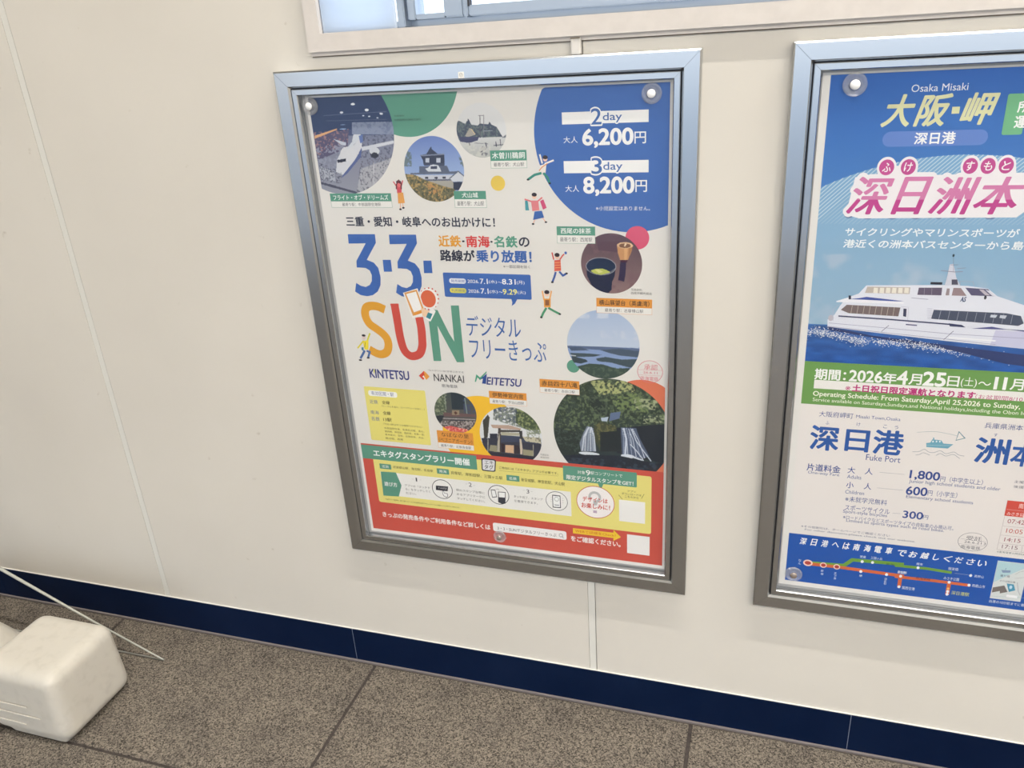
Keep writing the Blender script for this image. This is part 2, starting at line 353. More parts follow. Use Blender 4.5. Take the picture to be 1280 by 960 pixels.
# ================================================================ printed matter, in millimetres from each print corner
LEFT=[
('G','colour_spot','green circle at the top'),
('E',213.4,-29.7,109.8,109.8,(94,152,131),0),
('G','colour_spot','large blue circle at the top right'),
('E',647.1,83.1,181.3,181.3,(66,106,176),0),
('G','colour_spot','small yellow dot'),
('E',388.2,170.9,14.7,14.6,(225,195,85),0.0),
('G','colour_spot','pink circle above the tea bowl'),
('E',659.2,275.0,22.5,22.5,(210,88,118),0),
('G','colour_spot','small green dot'),
('E',526.6,546.6,13.7,14.4,(94,152,131),0.0),
('G','colour_spot','salmon circle behind the waterfall'),
('E',670.9,679.7,93.8,112.3,(216,118,88),0.0),
('G','colour_spot','yellow circle behind the shrine'),
('E',314.5,728.7,98.0,98.0,(240,190,55),0),
('G','red_base','red lower band of the poster with yellow box'),
('R',0.0,778.1,716.2,1018.2,(200,84,71),0),
('R',27.4,791.5,690.8,937.9,(230,219,130),5),
('R',-2.2,781.9,292.7,818.9,(94,152,131),0),
('R',42.0,851.0,511.5,915.3,(236,234,230),0),
('P',[(43.0,851.3),(83.1,849.4),(93.8,884.2),(82.5,916.3),(41.1,918.7)],(94,152,131)),
('G','photo_airliner_hall','printed round photo of a white airliner in a dark hall'),
('H',54.5,66.4,124.9,[('g',-4.8,74.4,(52,66,104),(70,82,118)),('g',74.4,194.0,(120,125,148),(150,152,165)),('p',[(4.8,-0.5),(203.7,6.9),(197.6,55.1),(-8.0,69.8)],(52,68,104)),('p',[(90.6,49.2),(182.2,50.5),(179.1,74.4),(87.1,72.1)],(135,145,170)),('n',[(90.6,49.2),(182.2,50.5),(179.1,74.4),(87.1,72.1)],(110,120,150),0.3,5),('p',[(-8.6,72.7),(81.7,63.3),(72.9,98.0),(-3.8,123.4)],(88,84,112)),('n',[(-7.5,66.8),(82.2,60.5),(73.8,92.2),(-2.2,114.4)],(170,130,130),0.2,3),('n',[(1.0,96.6),(71.4,86.3),(32.3,157.1),(-0.5,144.6)],(150,155,175),0.35,5),('p',[(1.8,72.9),(55.4,59.8),(54.9,62.6),(0.7,78.8)],(215,165,120)),('n',[(96.6,75.2),(179.1,74.4),(172.7,123.2),(82.7,121.8)],(80,84,108),0.3,4),('p',[(96.9,139.8),(173.4,117.4),(164.2,188.3),(79.4,188.0)],(172,172,180)),('n',[(99.6,122.0),(174.2,111.6),(164.2,188.3),(79.4,188.0)],(80,80,96),0.22,3),('p',[(103.3,97.2),(177.6,85.8),(176.8,91.5),(105.6,104.5)],(205,208,216)),('p',[(43.5,79.8),(71.1,87.7),(70.2,93.6),(60.3,91.9)],(195,200,212)),('p',[(88.9,92.5),(109.9,75.6),(104.8,98.6),(86.1,121.8),(54.1,151.3),(39.5,145.1),(45.2,121.2),(58.4,103.6)],(210,212,218)),('p',[(104.8,98.6),(86.1,121.8),(54.1,151.3),(49.7,157.3),(64.9,148.4),(100.5,116.2)],(88,100,150)),('e',72.7,109.8,17.6,14.1,(213,214,218)),('p',[(45.2,121.2),(66.1,119.1),(65.2,125.1),(46.0,127.2)],(40,42,60)),('e',131.2,112.3,9.3,7.0,(60,62,78)),('e',132.2,105.0,11.3,7.5,(205,208,214)),('e',131.7,113.2,7.3,5.2,(50,52,66)),('p',[(90.4,72.2),(107.0,72.6),(104.1,81.2),(79.6,98.1),(69.0,100.9),(84.8,86.6)],(205,210,218)),('p',[(101.6,75.4),(110.3,72.7),(109.9,87.1),(102.8,89.9)],(100,120,175)),('l',[(127.2,128.4),(120.9,173.0)],1.7,(200,200,205)),('l',[(-4.3,166.0),(79.4,188.0)],4.9,(75,78,98)),('l',[(-3.7,162.9),(79.8,184.9)],1.1,(150,150,165)),('p',[(1.6,132.5),(34.3,145.0),(34.8,163.3),(3.8,159.9)],(175,178,190)),('n',[(2.7,126.5),(51.6,145.2),(47.7,169.5),(-0.2,163.0)],(60,62,85),0.35,2.5),('e',97.9,15.0,4.6,2.2,(235,238,245)),('e',126.4,26.9,3.9,2.5,(235,238,245)),('e',70.4,29.8,3.7,2.0,(225,228,238)),('e',156.8,34.9,3.5,1.9,(225,228,238)),('e',130.1,39.1,2.0,1.4,(215,220,230)),('e',117.3,37.3,2.0,1.1,(210,215,228)),('e',147.6,42.4,1.9,1.1,(210,215,228)),('e',68.6,61.3,7.4,0.9,(150,180,220)),('e',69.9,53.2,5.4,0.6,(140,160,200)),('l',[(29.1,34.5),(168.6,31.3)],0.5,(95,105,135)),('l',[(34.2,44.7),(166.6,45.8)],0.5,(85,95,125))],781.1),
('G','photo_castle','printed round photo of a castle keep under blue sky'),
('H',256.8,142.9,63.6,[('g',80.2,151.5,(108,130,190),(150,172,212)),('n',[(197.4,104.3),(212.8,110.4),(209.7,136.4),(193.4,136.1)],(96,110,100),0.85,4),('p',[(255.8,98.4),(256.7,104.1),(268.4,113.5),(243.7,113.5)],(62,70,92)),('p',[(230.8,115.0),(243.8,113.2),(281.8,113.3),(281.0,128.7),(279.4,137.3),(235.9,133.8),(235.2,125.1)],(56,62,84)),('p',[(230.8,114.7),(281.8,113.1),(281.6,115.3),(232.9,117.3)],(130,138,158)),('p',[(241.3,120.9),(249.3,121.1),(248.4,129.7),(240.4,129.5)],(190,196,208)),('p',[(264.4,121.3),(273.1,121.4),(272.2,130.0),(263.5,129.9)],(190,196,208)),('p',[(237.0,130.9),(280.8,131.6),(280.3,135.9),(236.5,135.3)],(70,78,100)),('p',[(226.7,136.6),(285.1,136.0),(290.1,149.0),(224.4,148.9)],(92,100,122)),('p',[(238.3,141.1),(244.8,139.7),(250.2,134.7),(256.7,133.4),(266.1,135.0),(270.3,140.8),(272.0,147.3),(244.0,147.0)],(212,216,222)),('p',[(250.8,136.9),(264.4,136.4),(263.8,142.2),(249.4,142.0)],(62,70,95)),('p',[(204.9,149.5),(306.1,147.0),(307.2,152.1),(206.1,152.4)],(96,104,125)),('p',[(215.8,153.7),(295.9,154.1),(293.6,162.0),(214.7,162.8)],(196,200,210)),('p',[(236.5,157.1),(243.2,157.2),(242.8,161.3),(236.0,161.2)],(55,60,78)),('p',[(256.6,157.3),(263.5,157.4),(263.0,161.5),(256.1,161.4)],(55,60,78)),('p',[(273.7,157.1),(280.6,157.1),(280.2,161.2),(273.3,161.1)],(55,60,78)),('p',[(231.0,162.2),(293.6,162.0),(293.3,164.9),(230.7,165.1)],(90,96,115)),('p',[(238.8,165.2),(294.9,165.0),(299.1,186.9),(228.3,186.6)],(168,164,155)),('p',[(307.7,146.3),(319.3,156.5),(318.4,166.6),(294.7,167.1),(289.0,160.5)],(206,209,216)),('l',[(289.0,160.5),(307.6,147.0),(319.3,156.5)],2.2,(86,94,116)),('p',[(295.4,167.6),(319.9,167.4),(313.7,184.1),(294.7,184.0)],(48,54,72)),('p',[(193.2,150.8),(215.8,153.2),(235.8,163.0),(271.6,175.0),(296.5,181.0),(300.4,207.6),(186.2,207.5)],(112,108,78)),('n',[(193.2,150.8),(215.8,153.2),(235.8,163.0),(271.6,175.0),(296.5,181.0),(300.4,207.6),(186.2,207.5)],(190,158,98),0.45,4),('n',[(192.5,156.7),(215.4,156.9),(235.5,165.9),(271.3,177.9),(296.5,181.0),(300.4,207.6),(186.2,207.5)],(70,76,60),0.4,3.5),('n',[(238.4,168.9),(264.9,177.9),(263.0,195.6),(241.0,189.6)],(205,150,90),0.5,4),('n',[(311.8,119.3),(324.2,119.5),(322.3,140.8),(313.6,133.5)],(96,110,100),0.6,4)],781.1),
('G','photo_riverside','printed pale round photo of river birds and trees'),
('H',361.8,71.8,50.1,[('g',22.3,84.3,(222,222,222),(216,217,218)),('g',84.3,122.6,(205,206,206),(178,180,176)),('p',[(313.0,54.5),(318.3,52.4),(330.4,59.6),(337.6,49.5),(342.9,61.1),(355.4,62.5),(359.5,59.3),(376.9,60.9),(379.1,55.9),(383.1,61.6),(392.7,65.8),(403.9,84.3),(354.9,84.8),(353.3,88.8),(331.1,94.1),(314.9,89.1),(310.1,71.6)],(74,82,98)),('n',[(313.0,54.5),(355.4,62.5),(392.7,65.8),(403.9,84.3),(354.9,84.8),(331.1,94.1),(314.9,89.1)],(110,122,120),0.45,3),('p',[(338.6,66.6),(328.5,80.2),(332.0,83.7),(349.0,79.5),(343.5,69.1)],(168,160,150)),('l',[(342.2,69.0),(348.5,77.8)],1.5,(215,195,150)),('l',[(361.3,44.6),(358.8,83.2)],1.5,(90,88,100)),('l',[(368.8,44.9),(366.6,80.0)],0.9,(130,128,138)),('l',[(358.1,44.8),(368.8,44.6)],0.8,(130,128,138)),('l',[(365.9,73.1),(383.5,72.4)],0.8,(150,156,160)),('p',[(403.9,84.3),(412.2,79.9),(410.6,86.1),(402.5,86.0)],(110,118,128)),('p',[(315.5,82.2),(356.3,83.1),(353.2,90.0),(335.0,94.2),(317.2,91.5)],(72,74,104)),('e',363.4,105.2,5.7,4.1,(110,108,124)),('l',[(369.2,94.9),(369.9,103.1),(357.8,111.5)],2.3,(80,78,96)),('l',[(366.7,95.5),(373.5,96.8)],1.0,(90,88,104)),('e',365.1,115.7,6.4,3.5,(120,120,130)),('l',[(389.5,93.1),(390.2,101.2)],1.8,(90,88,104)),('l',[(398.5,89.9),(399.0,100.2)],1.7,(90,88,104)),('l',[(385.3,99.9),(405.4,98.6)],1.8,(80,80,98)),('n',[(318.2,95.0),(381.4,101.0),(372.3,120.5),(341.7,120.0)],(205,205,198),0.4,4),('l',[(346.4,94.5),(364.1,96.0)],1.0,(120,120,128)),('l',[(335.6,94.2),(336.5,98.9)],1.5,(80,80,95))],781.1),
('G','photo_matcha','printed round photo of a tea bowl and bamboo whisk'),
('H',608.8,326.5,59.9,[('g',266.3,387.2,(82,66,80),(138,112,112)),('n',[(549.9,265.4),(671.1,264.1),(671.7,387.7),(546.6,392.0)],(120,92,100),0.25,12),('p',[(577.8,266.5),(642.7,274.5),(628.2,303.8),(584.5,300.1)],(92,70,84)),('p',[(626.7,321.5),(638.3,321.2),(636.0,349.6),(633.7,361.7),(622.0,359.0),(624.3,343.9)],(52,44,74)),('p',[(620.4,289.3),(650.6,288.8),(648.4,300.5),(641.2,318.2),(633.9,322.1),(626.7,320.0),(621.7,303.9)],(196,146,102)),('p',[(634.1,293.4),(641.3,294.1),(639.0,318.3),(633.9,320.6)],(214,166,118)),('p',[(642.7,294.8),(649.9,293.2),(642.6,313.8)],(172,122,84)),('e',635.5,289.8,15.5,6.1,(212,178,142)),('e',635.5,290.5,11.2,4.4,(128,92,72)),('l',[(635.5,290.5),(637.0,286.9)],2.9,(226,205,175)),('p',[(626.7,318.5),(641.2,318.2),(639.7,322.7),(628.1,323.2)],(70,40,60)),('p',[(558.7,330.4),(617.9,329.1),(615.5,350.1),(610.2,362.4),(608.5,379.2),(601.0,387.1),(586.0,386.0),(568.3,369.7),(560.4,351.6)],(30,38,66)),('e',588.4,332.0,29.9,17.7,(160,162,170)),('e',588.4,332.0,28.7,16.6,(28,46,76)),('p',[(567.4,341.6),(577.9,337.2),(591.3,336.4),(603.1,340.7),(607.4,343.6),(598.5,347.3),(588.1,349.0),(576.3,346.9)],(186,194,96)),('p',[(576.4,339.1),(583.9,338.1),(592.7,343.2),(583.7,345.7)],(214,214,140)),('l',[(560.0,339.5),(571.8,346.7),(588.1,349.6),(604.5,345.1),(616.3,335.8)],1.2,(120,122,134))],781.1),
('G','photo_bay','printed round photo of a wooded island bay'),
('H',589.7,495.7,74.5,[('g',424.5,500.9,(168,186,214),(190,202,220)),('n',[(584.8,462.6),(665.0,464.5),(665.0,482.0),(584.5,480.3)],(196,204,220),0.4,14),('n',[(540.4,429.5),(602.0,427.0),(601.8,438.5),(540.1,441.2)],(205,212,224),0.5,14),('p',[(512.4,500.9),(665.1,498.1),(665.3,571.7),(509.6,582.6)],(136,158,198)),('p',[(512.4,501.5),(584.1,499.7),(665.1,499.6),(665.1,505.5),(584.0,507.2),(512.2,505.8)],(92,108,140)),('p',[(518.1,504.3),(544.1,502.8),(561.2,509.1),(523.6,512.1)],(78,94,118)),('p',[(584.0,507.2),(623.5,501.9),(663.7,505.6),(663.8,518.9),(623.4,516.9),(600.9,512.2)],(74,90,108)),('p',[(520.6,516.9),(561.0,516.0),(586.7,517.5),(572.3,522.3),(549.3,524.3),(526.1,525.7)],(72,88,96)),('p',[(523.3,523.4),(554.9,530.1),(557.7,534.5),(543.1,539.4),(525.7,538.0)],(58,72,80)),('p',[(575.1,526.4),(595.1,521.6),(628.9,525.5),(662.4,522.0),(661.0,532.6),(645.7,542.6),(606.3,533.6),(577.9,531.7)],(66,82,90)),('l',[(514.6,521.8),(532.0,522.9)],1.8,(200,205,210)),('p',[(534.2,546.7),(560.5,538.3),(589.2,538.6),(617.5,545.9),(645.7,542.6),(628.7,571.2),(542.1,577.2)],(62,80,72)),('n',[(537.1,546.5),(645.7,542.6),(628.7,571.2),(542.1,577.2)],(86,102,88),0.35,5)],781.1),
('G','photo_waterfall','large printed round photo of twin waterfalls in forest'),
('H',604.6,695.8,126.2,[('g',574.6,773.5,(66,80,66),(44,54,62)),('n',[(482.8,580.8),(715.1,564.6),(716.7,669.8),(477.6,708.2)],(106,122,88),0.42,5),('n',[(482.8,580.8),(715.1,564.6),(716.7,669.8),(477.6,708.2)],(44,56,50),0.4,6),('n',[(559.7,577.0),(645.6,570.9),(656.9,596.3),(582.3,608.2)],(186,190,130),0.5,5),('n',[(651.3,609.2),(701.9,611.4),(696.6,633.7),(657.0,633.8)],(176,184,146),0.5,5),('n',[(674.1,648.2),(716.4,644.5),(716.6,660.3),(671.3,667.5)],(168,178,142),0.5,4),('n',[(605.4,612.7),(656.9,596.3),(685.4,640.9),(616.8,637.1)],(122,140,90),0.5,5),('p',[(567.7,609.3),(596.4,635.6),(602.0,654.3),(575.7,653.4),(558.5,629.1)],(46,56,54)),('n',[(559.1,603.7),(611.0,631.2),(610.6,669.7),(563.6,667.4)],(84,98,78),0.35,5),('p',[(481.2,694.5),(538.9,699.1),(544.2,728.6),(531.2,756.9),(500.2,763.6),(482.7,734.7)],(44,54,52)),('n',[(481.2,694.5),(538.9,699.1),(544.2,728.6),(531.2,756.9),(482.7,734.7)],(70,84,76),0.35,4),('p',[(569.3,679.9),(581.3,669.1),(616.4,678.9),(624.8,733.9),(580.1,741.8),(565.7,706.5)],(70,76,58)),('n',[(569.4,673.4),(616.4,675.6),(619.0,721.2),(580.2,731.7)],(112,110,72),0.45,4),('p',[(616.4,682.1),(716.6,663.4),(718.1,757.2),(615.9,741.4)],(36,44,54)),('p',[(580.8,695.2),(622.2,688.1),(627.7,736.9),(580.1,741.8)],(40,48,52)),('p',[(582.9,660.8),(599.1,657.8),(596.0,668.4),(584.3,668.1)],(176,190,206)),('p',[(603.6,647.8),(625.4,642.8),(622.4,659.0),(600.4,667.4)],(96,112,144)),('p',[(552.8,683.0),(566.1,686.7),(568.7,706.2),(571.6,742.6),(537.6,745.4),(535.1,726.1),(544.9,698.6)],(120,130,148)),('l',[(553.6,688.5),(544.7,708.5),(540.1,744.5)],1.5,(176,186,200)),('l',[(556.0,686.7),(548.6,708.1),(546.5,743.8)],1.5,(216,222,230)),('l',[(558.4,684.8),(555.5,707.5),(552.9,743.2)],1.5,(176,186,200)),('l',[(560.8,686.2),(559.4,707.1),(559.3,742.5)],1.5,(216,222,230)),('l',[(563.1,687.6),(563.3,706.7),(565.6,741.9)],1.5,(176,186,200)),('l',[(556.6,685.9),(545.3,708.5),(540.8,742.4)],2.7,(200,207,218)),('l',[(561.7,685.5),(567.2,706.4),(569.0,741.2)],2.7,(200,207,218)),('e',555.8,749.6,22.8,4.1,(216,222,228)),('p',[(625.1,679.7),(657.0,678.4),(665.7,703.5),(686.2,744.1),(668.8,749.2),(627.7,746.9)],(84,96,120)),('l',[(628.0,681.1),(631.4,706.8),(631.2,745.2)],1.5,(150,162,184)),('l',[(632.4,682.6),(637.8,708.8),(640.1,745.6)],1.5,(200,208,222)),('l',[(636.8,680.3),(644.3,710.8),(648.9,746.0)],1.5,(150,162,184)),('l',[(641.1,681.8),(650.7,705.0),(657.7,746.4)],1.5,(200,208,222)),('l',[(645.5,679.5),(657.0,706.9),(666.4,746.8)],1.5,(150,162,184)),('l',[(649.8,681.0),(663.4,708.9),(675.2,747.2)],1.5,(200,208,222)),('l',[(631.5,682.4),(636.7,706.3),(634.2,746.2)],4.1,(196,204,218)),('l',[(648.4,682.4),(657.0,707.6),(671.6,729.1),(689.2,753.7)],2.3,(196,204,216)),('l',[(645.4,718.6),(657.1,730.6),(671.7,750.6)],2.3,(200,206,218)),('l',[(642.6,683.0),(648.3,718.3)],1.7,(180,190,206)),('e',639.5,747.3,14.7,4.7,(214,220,228)),('l',[(651.2,747.8),(671.7,753.9)],4.1,(205,212,222)),('p',[(491.0,761.1),(531.3,754.2),(579.9,750.5),(621.7,747.5),(700.8,759.1),(718.0,753.9),(701.0,779.1),(474.2,790.6)],(36,44,56)),('n',[(490.9,764.6),(715.2,754.2),(715.5,777.5),(474.2,790.6)],(56,68,84),0.4,8)],781.1),
('G','photo_flower_garden','printed round photo of a dark indoor flower garden'),
('H',251.8,677.3,50.4,[('g',627.1,725.8,(70,82,80),(100,92,92)),('p',[(204.6,651.5),(229.0,633.2),(232.5,662.5),(228.8,682.7),(200.6,688.4)],(84,96,80)),('n',[(205.5,643.2),(235.7,629.4),(228.8,682.7),(200.6,688.4)],(150,158,130),0.4,4),('p',[(245.5,627.1),(279.8,632.6),(273.5,667.3),(244.7,668.1)],(44,56,66)),('n',[(273.4,633.1),(303.2,651.8),(300.9,679.8),(272.1,682.3)],(72,82,110),0.5,5),('l',[(230.1,638.0),(230.0,670.9)],1.6,(150,160,145)),('l',[(277.6,639.2),(280.2,681.6)],2.2,(130,150,150)),('p',[(222.8,678.2),(301.1,676.5),(300.6,683.2),(221.8,688.3)],(110,86,86)),('p',[(244.4,671.4),(262.1,669.9),(261.0,681.6),(243.3,683.1)],(150,132,110)),('e',252.7,677.3,3.5,3.7,(90,60,55)),('p',[(200.6,688.4),(223.6,686.5),(215.3,704.0),(203.8,705.0)],(44,52,60)),('l',[(221.3,693.4),(298.4,690.0)],1.3,(196,190,190)),('l',[(238.7,696.9),(274.3,694.1)],2.3,(50,54,66)),('n',[(205.8,701.4),(299.8,693.2),(291.7,713.9),(213.9,717.6)],(190,180,178),0.4,3),('n',[(205.8,701.4),(299.8,693.2),(291.7,713.9),(213.9,717.6)],(80,70,72),0.3,3),('p',[(215.7,715.8),(237.3,711.3),(278.7,716.8),(278.1,723.5),(224.4,726.9)],(214,92,90)),('n',[(215.9,714.1),(278.8,715.1),(278.1,723.5),(219.6,725.6)],(240,190,170),0.4,3),('n',[(215.9,714.1),(278.8,715.1),(278.1,723.5),(219.6,725.6)],(180,40,50),0.25,3)],781.1),
('G','photo_shrine','printed round photo of a wooden shrine gate and trees'),
('H',378.8,724.2,72.5,[('g',649.3,720.8,(226,228,230),(218,220,222)),('n',[(343.4,652.7),(418.3,648.3),(451.4,688.2),(446.9,714.6),(405.6,701.0),(366.9,692.3),(341.0,685.9)],(86,100,84),0.72,4),('p',[(395.7,650.2),(442.6,671.8),(450.7,702.1),(415.2,703.6),(393.2,689.9)],(74,88,66)),('n',[(395.7,650.2),(452.2,671.0),(450.3,710.8),(399.3,698.1)],(150,160,110),0.35,4),('n',[(343.3,654.5),(402.1,649.7),(393.2,689.9),(344.1,689.1)],(60,74,100),0.3,4),('n',[(415.5,698.4),(447.7,697.2),(446.4,725.1),(417.3,724.4)],(120,130,100),0.5,4),('p',[(315.6,691.6),(328.6,674.7),(333.0,681.3),(324.1,733.3),(315.6,734.1),(315.9,709.2)],(70,68,62)),('p',[(334.2,699.6),(376.5,696.7),(405.5,702.8),(402.0,706.6),(337.8,707.2)],(184,158,142)),('p',[(355.8,709.9),(402.0,706.6),(401.7,711.8),(355.4,716.2)],(74,72,70)),('p',[(357.1,716.0),(400.0,713.8),(399.5,720.8),(356.5,724.0)],(176,172,150)),('p',[(308.8,734.8),(352.7,731.5),(449.1,735.4),(443.9,776.7),(327.3,779.9),(313.3,763.2)],(60,62,76)),('p',[(330.0,722.1),(348.4,720.3),(347.6,732.0),(329.1,733.7)],(54,58,72)),('p',[(353.2,723.4),(404.4,722.1),(449.3,731.8),(449.1,737.1),(403.5,736.3),(353.6,741.2)],(66,74,96)),('p',[(406.0,722.0),(448.1,722.3),(448.3,735.4),(413.5,733.6)],(196,190,165)),('n',[(406.0,722.0),(448.1,722.3),(448.3,735.4),(413.5,733.6)],(90,90,80),0.3,5),('p',[(351.1,706.0),(356.9,706.3),(353.3,770.0),(344.3,767.3)],(70,62,62)),('p',[(346.9,741.8),(353.7,716.3),(350.5,766.7),(343.8,766.4)],(176,170,156)),('p',[(398.6,708.6),(406.8,707.9),(406.4,729.0),(401.5,729.4)],(58,58,62)),('p',[(399.4,728.8),(403.2,728.4),(405.0,753.9),(403.4,767.5),(398.8,767.1)],(206,192,172)),('p',[(364.9,747.2),(384.9,746.1),(383.6,766.9),(363.6,766.2)],(206,172,140)),('p',[(355.9,744.5),(363.4,744.7),(361.9,766.4),(354.4,766.3)],(52,42,48)),('p',[(386.6,745.1),(398.1,745.7),(396.9,765.5),(385.2,766.7)],(56,50,58)),('p',[(329.5,750.7),(344.6,751.0),(343.4,767.4),(325.0,765.6)],(150,146,120)),('p',[(405.8,753.8),(428.7,755.1),(427.9,770.3),(405.0,768.2)],(156,152,124)),('l',[(324.7,736.9),(322.2,769.6)],1.7,(170,172,160)),('l',[(430.2,740.7),(428.8,769.3)],1.6,(170,168,150)),('p',[(321.3,769.6),(361.8,769.1),(434.5,768.7),(427.3,782.1),(327.2,781.8)],(44,46,60))],781.1),
('G','red_band','red band crossing under the round photos'),
('R',294.8,778.1,716.2,791.3,(200,84,71),0),
('R',495.6,785.4,659.1,822.2,(94,152,131),2),
('P',[(573.2,820.5),(586.5,820.8),(579.6,838.8)],(94,152,131)),
('E',567.2,871.2,43.1,41.7,(190,70,65),0.0),
('E',567.2,871.2,41.7,40.2,(244,238,236),0.0),
('E',565.8,857.8,14.3,14.7,(190,190,190),0.0),
('E',565.8,857.8,8.9,8.5,(244,238,236),0.0),
('P',[(548.7,865.8),(564.0,863.8),(563.5,885.3),(548.1,887.3)],(244,238,236)),
('P',[(562.2,867.9),(574.1,864.5),(570.4,878.6),(562.6,879.6)],(190,190,190)),
('R',561.7,892.6,570.1,899.4,(190,170,190),0),
('R',620.1,857.4,677.3,912.7,(238,236,233),0),
('R',637.6,945.5,687.9,995.6,(238,236,233),0),
('P',[(513.7,946.6),(606.8,945.9),(607.5,938.6),(623.7,955.5),(606.6,967.6),(606.7,960.0),(513.2,960.5)],(238,200,60)),
('L',[(619.4,845.4),(627.6,855.9)],1.0,(110,110,60),0),
('L',[(675.1,836.7),(669.3,848.7)],0.98,(110,110,60),0),
('G','caption_box',None),
('R',17.1,189.1,157.2,218.2,(88,150,128),0),
('R',17.6,205.4,156.7,217.7,(232,230,225),0),
('T','フライト・オブ・ドリームズ',24.1,150.2,197.2,10.1,(240,240,238),0.025,0,{}),
('T','最寄り駅：中部国際空港駅',42.7,131.6,211.8,7.1,(70,70,80),0,0,{}),
('G','caption_box',None),
('R',294.6,185.4,361.9,218.4,(88,150,128),0),
('R',295.1,201.5,361.4,217.9,(232,230,225),0),
('T','犬山城',311.3,345.1,193.5,10.0,(240,240,238),0.025,0,{}),
('T','最寄り駅：犬山駅',300.0,356.5,210.0,9.3,(70,70,80),0,0,{}),
('G','caption_box',None),
('R',376.4,109.1,449.1,142.6,(88,150,128),0),
('R',376.9,128.6,448.6,142.1,(232,230,225),0),
('T','木曽川鵜飼',380.1,445.5,118.8,12.1,(240,240,238),0.025,0,{}),
('T','最寄り駅：犬山駅',382.2,443.3,135.6,7.7,(70,70,80),0,0,{}),
('G','caption_box',None),
('R',502.3,254.1,578.3,287.5,(88,150,128),0),
('R',502.8,271.6,577.8,287.0,(232,230,225),0),
('T','西尾の抹茶',510.5,570.1,262.8,10.9,(240,240,238),0.025,0,{}),
('T','最寄り駅：西尾駅',508.4,572.3,279.6,8.8,(70,70,80),0,0,{}),
('G','caption_box',None),
('R',578.0,396.3,688.4,427.5,(222,150,68),0),
('R',578.5,414.2,687.9,427.0,(232,230,225),0),
('T','横山展望台（英虞湾）',583.5,682.8,405.3,11.1,(60,50,45),0.025,0,{}),
('T','最寄り駅：志摩横山駅',594.9,671.4,420.9,7.3,(70,70,80),0,0,{}),
('G','caption_box',None),
('R',452.0,580.0,538.4,611.8,(222,150,68),0),
('R',452.5,599.0,537.9,611.3,(232,230,225),0),
('T','赤目四十八滝',456.7,533.7,589.5,11.8,(60,50,45),0.025,0,{}),
('T','最寄り駅：赤目口駅',462.0,528.4,605.4,7.0,(70,70,80),0,0,{}),
('G','caption_box',None),
('R',335.6,616.5,421.2,647.5,(222,150,68),0),
('R',336.1,633.8,420.7,647.0,(232,230,225),0),
('T','伊勢神宮内宮',343.2,413.6,625.1,10.7,(60,50,45),0.025,0,{}),
('T','最寄り駅：宇治山田駅',342.4,414.4,640.7,7.5,(70,70,80),0,0,{}),
('G','caption_box',None),
('R',201.5,725.0,289.5,769.9,(222,150,68),0),
('R',202.0,756.4,289.0,769.4,(232,230,225),0),
('T','なばなの里',212.1,278.9,734.4,10.4,(60,50,45),0.02,0,{}),
('T','（ベゴニアガーデン）',205.0,286.0,748.6,10.4,(60,50,45),0.02,0,{}),
('T','最寄り駅：近鉄長島駅',208.5,282.4,763.2,7.4,(70,70,80),0,0,{}),
('G','price_lettering','white and blue price lettering on the blue circle'),
('R',520.2,44.2,679.0,65.4,(243,242,240),0),
('T','2',574.8,593.6,53.1,29.5,(243,242,240),0.0,0,{'grow': 0.07,'serif': 1}),
('T','day',596.5,631.1,55.9,19.0,(243,242,240),0.0,0,{'grow': 0.09,'serif': 1}),
('T','2',574.8,593.6,53.1,27.5,(70,108,172),0.02,0,{'serif': 1}),
('T','day',596.5,631.1,55.9,17.3,(70,108,172),0.01,0,{'serif': 1}),
('T','大人',521.8,548.9,92.8,11.6,(243,242,240),0.012,0,{}),
('T','6,200',558.7,650.9,91.1,31.9,(243,242,240),0.045,0,{}),
('T','円',653.9,674.3,91.8,20.3,(243,242,240),0.012,0,{}),
('R',520.8,131.2,679.6,153.4,(243,242,240),0),
('T','3',573.8,593.1,140.7,30.9,(243,242,240),0.0,0,{'grow': 0.07,'serif': 1}),
('T','day',596.1,631.5,143.2,19.9,(243,242,240),0.0,0,{'grow': 0.09,'serif': 1}),
('T','3',573.8,593.1,140.7,28.8,(70,108,172),0.02,0,{'serif': 1}),
('T','day',596.1,631.5,143.2,18.2,(70,108,172),0.01,0,{'serif': 1}),
('T','大人',522.4,549.2,182.1,12.1,(243,242,240),0.012,0,{}),
('T','8,200',558.4,652.7,178.2,33.5,(243,242,240),0.045,0,{}),
('T','円',655.7,676.6,178.1,21.3,(243,242,240),0.012,0,{}),
('T','※小児設定はありません。',580.6,682.6,219.2,8.5,(243,242,240),0.005,0,{}),
('G','headline_lettering','dark and coloured headline lettering'),
('T','三重・愛知・岐阜へのお出かけに！',46.4,376.1,247.2,20.0,(48,52,70),0.028,0,{}),
('T','近鉄',252.3,300.3,286.2,22.9,(226,160,62),0.035,0,{}),
('T','・',303.1,309.1,286.3,4.0,(48,52,70),0.03,0,{}),
('T','南海',312.6,362.0,286.4,22.6,(214,70,70),0.035,0,{}),
('T','・',364.0,369.2,286.5,4.0,(48,52,70),0.03,0,{}),
('T','名鉄',372.4,420.3,285.9,22.4,(92,158,135),0.035,0,{}),
('T','の',424.4,445.2,286.2,18.3,(48,52,70),0.035,0,{}),
('T','路線が',252.7,327.6,316.3,23.2,(48,52,70),0.035,0,{}),
('T','乗り放題！',331.8,448.0,315.9,24.1,(66,106,176),0.04,0,{}),
('T','※一部区間を除く',388.1,444.2,336.6,6.7,(110,110,115),0,0,{}),
('G','logo_lettering','large coloured letters and numerals of the ticket logo'),
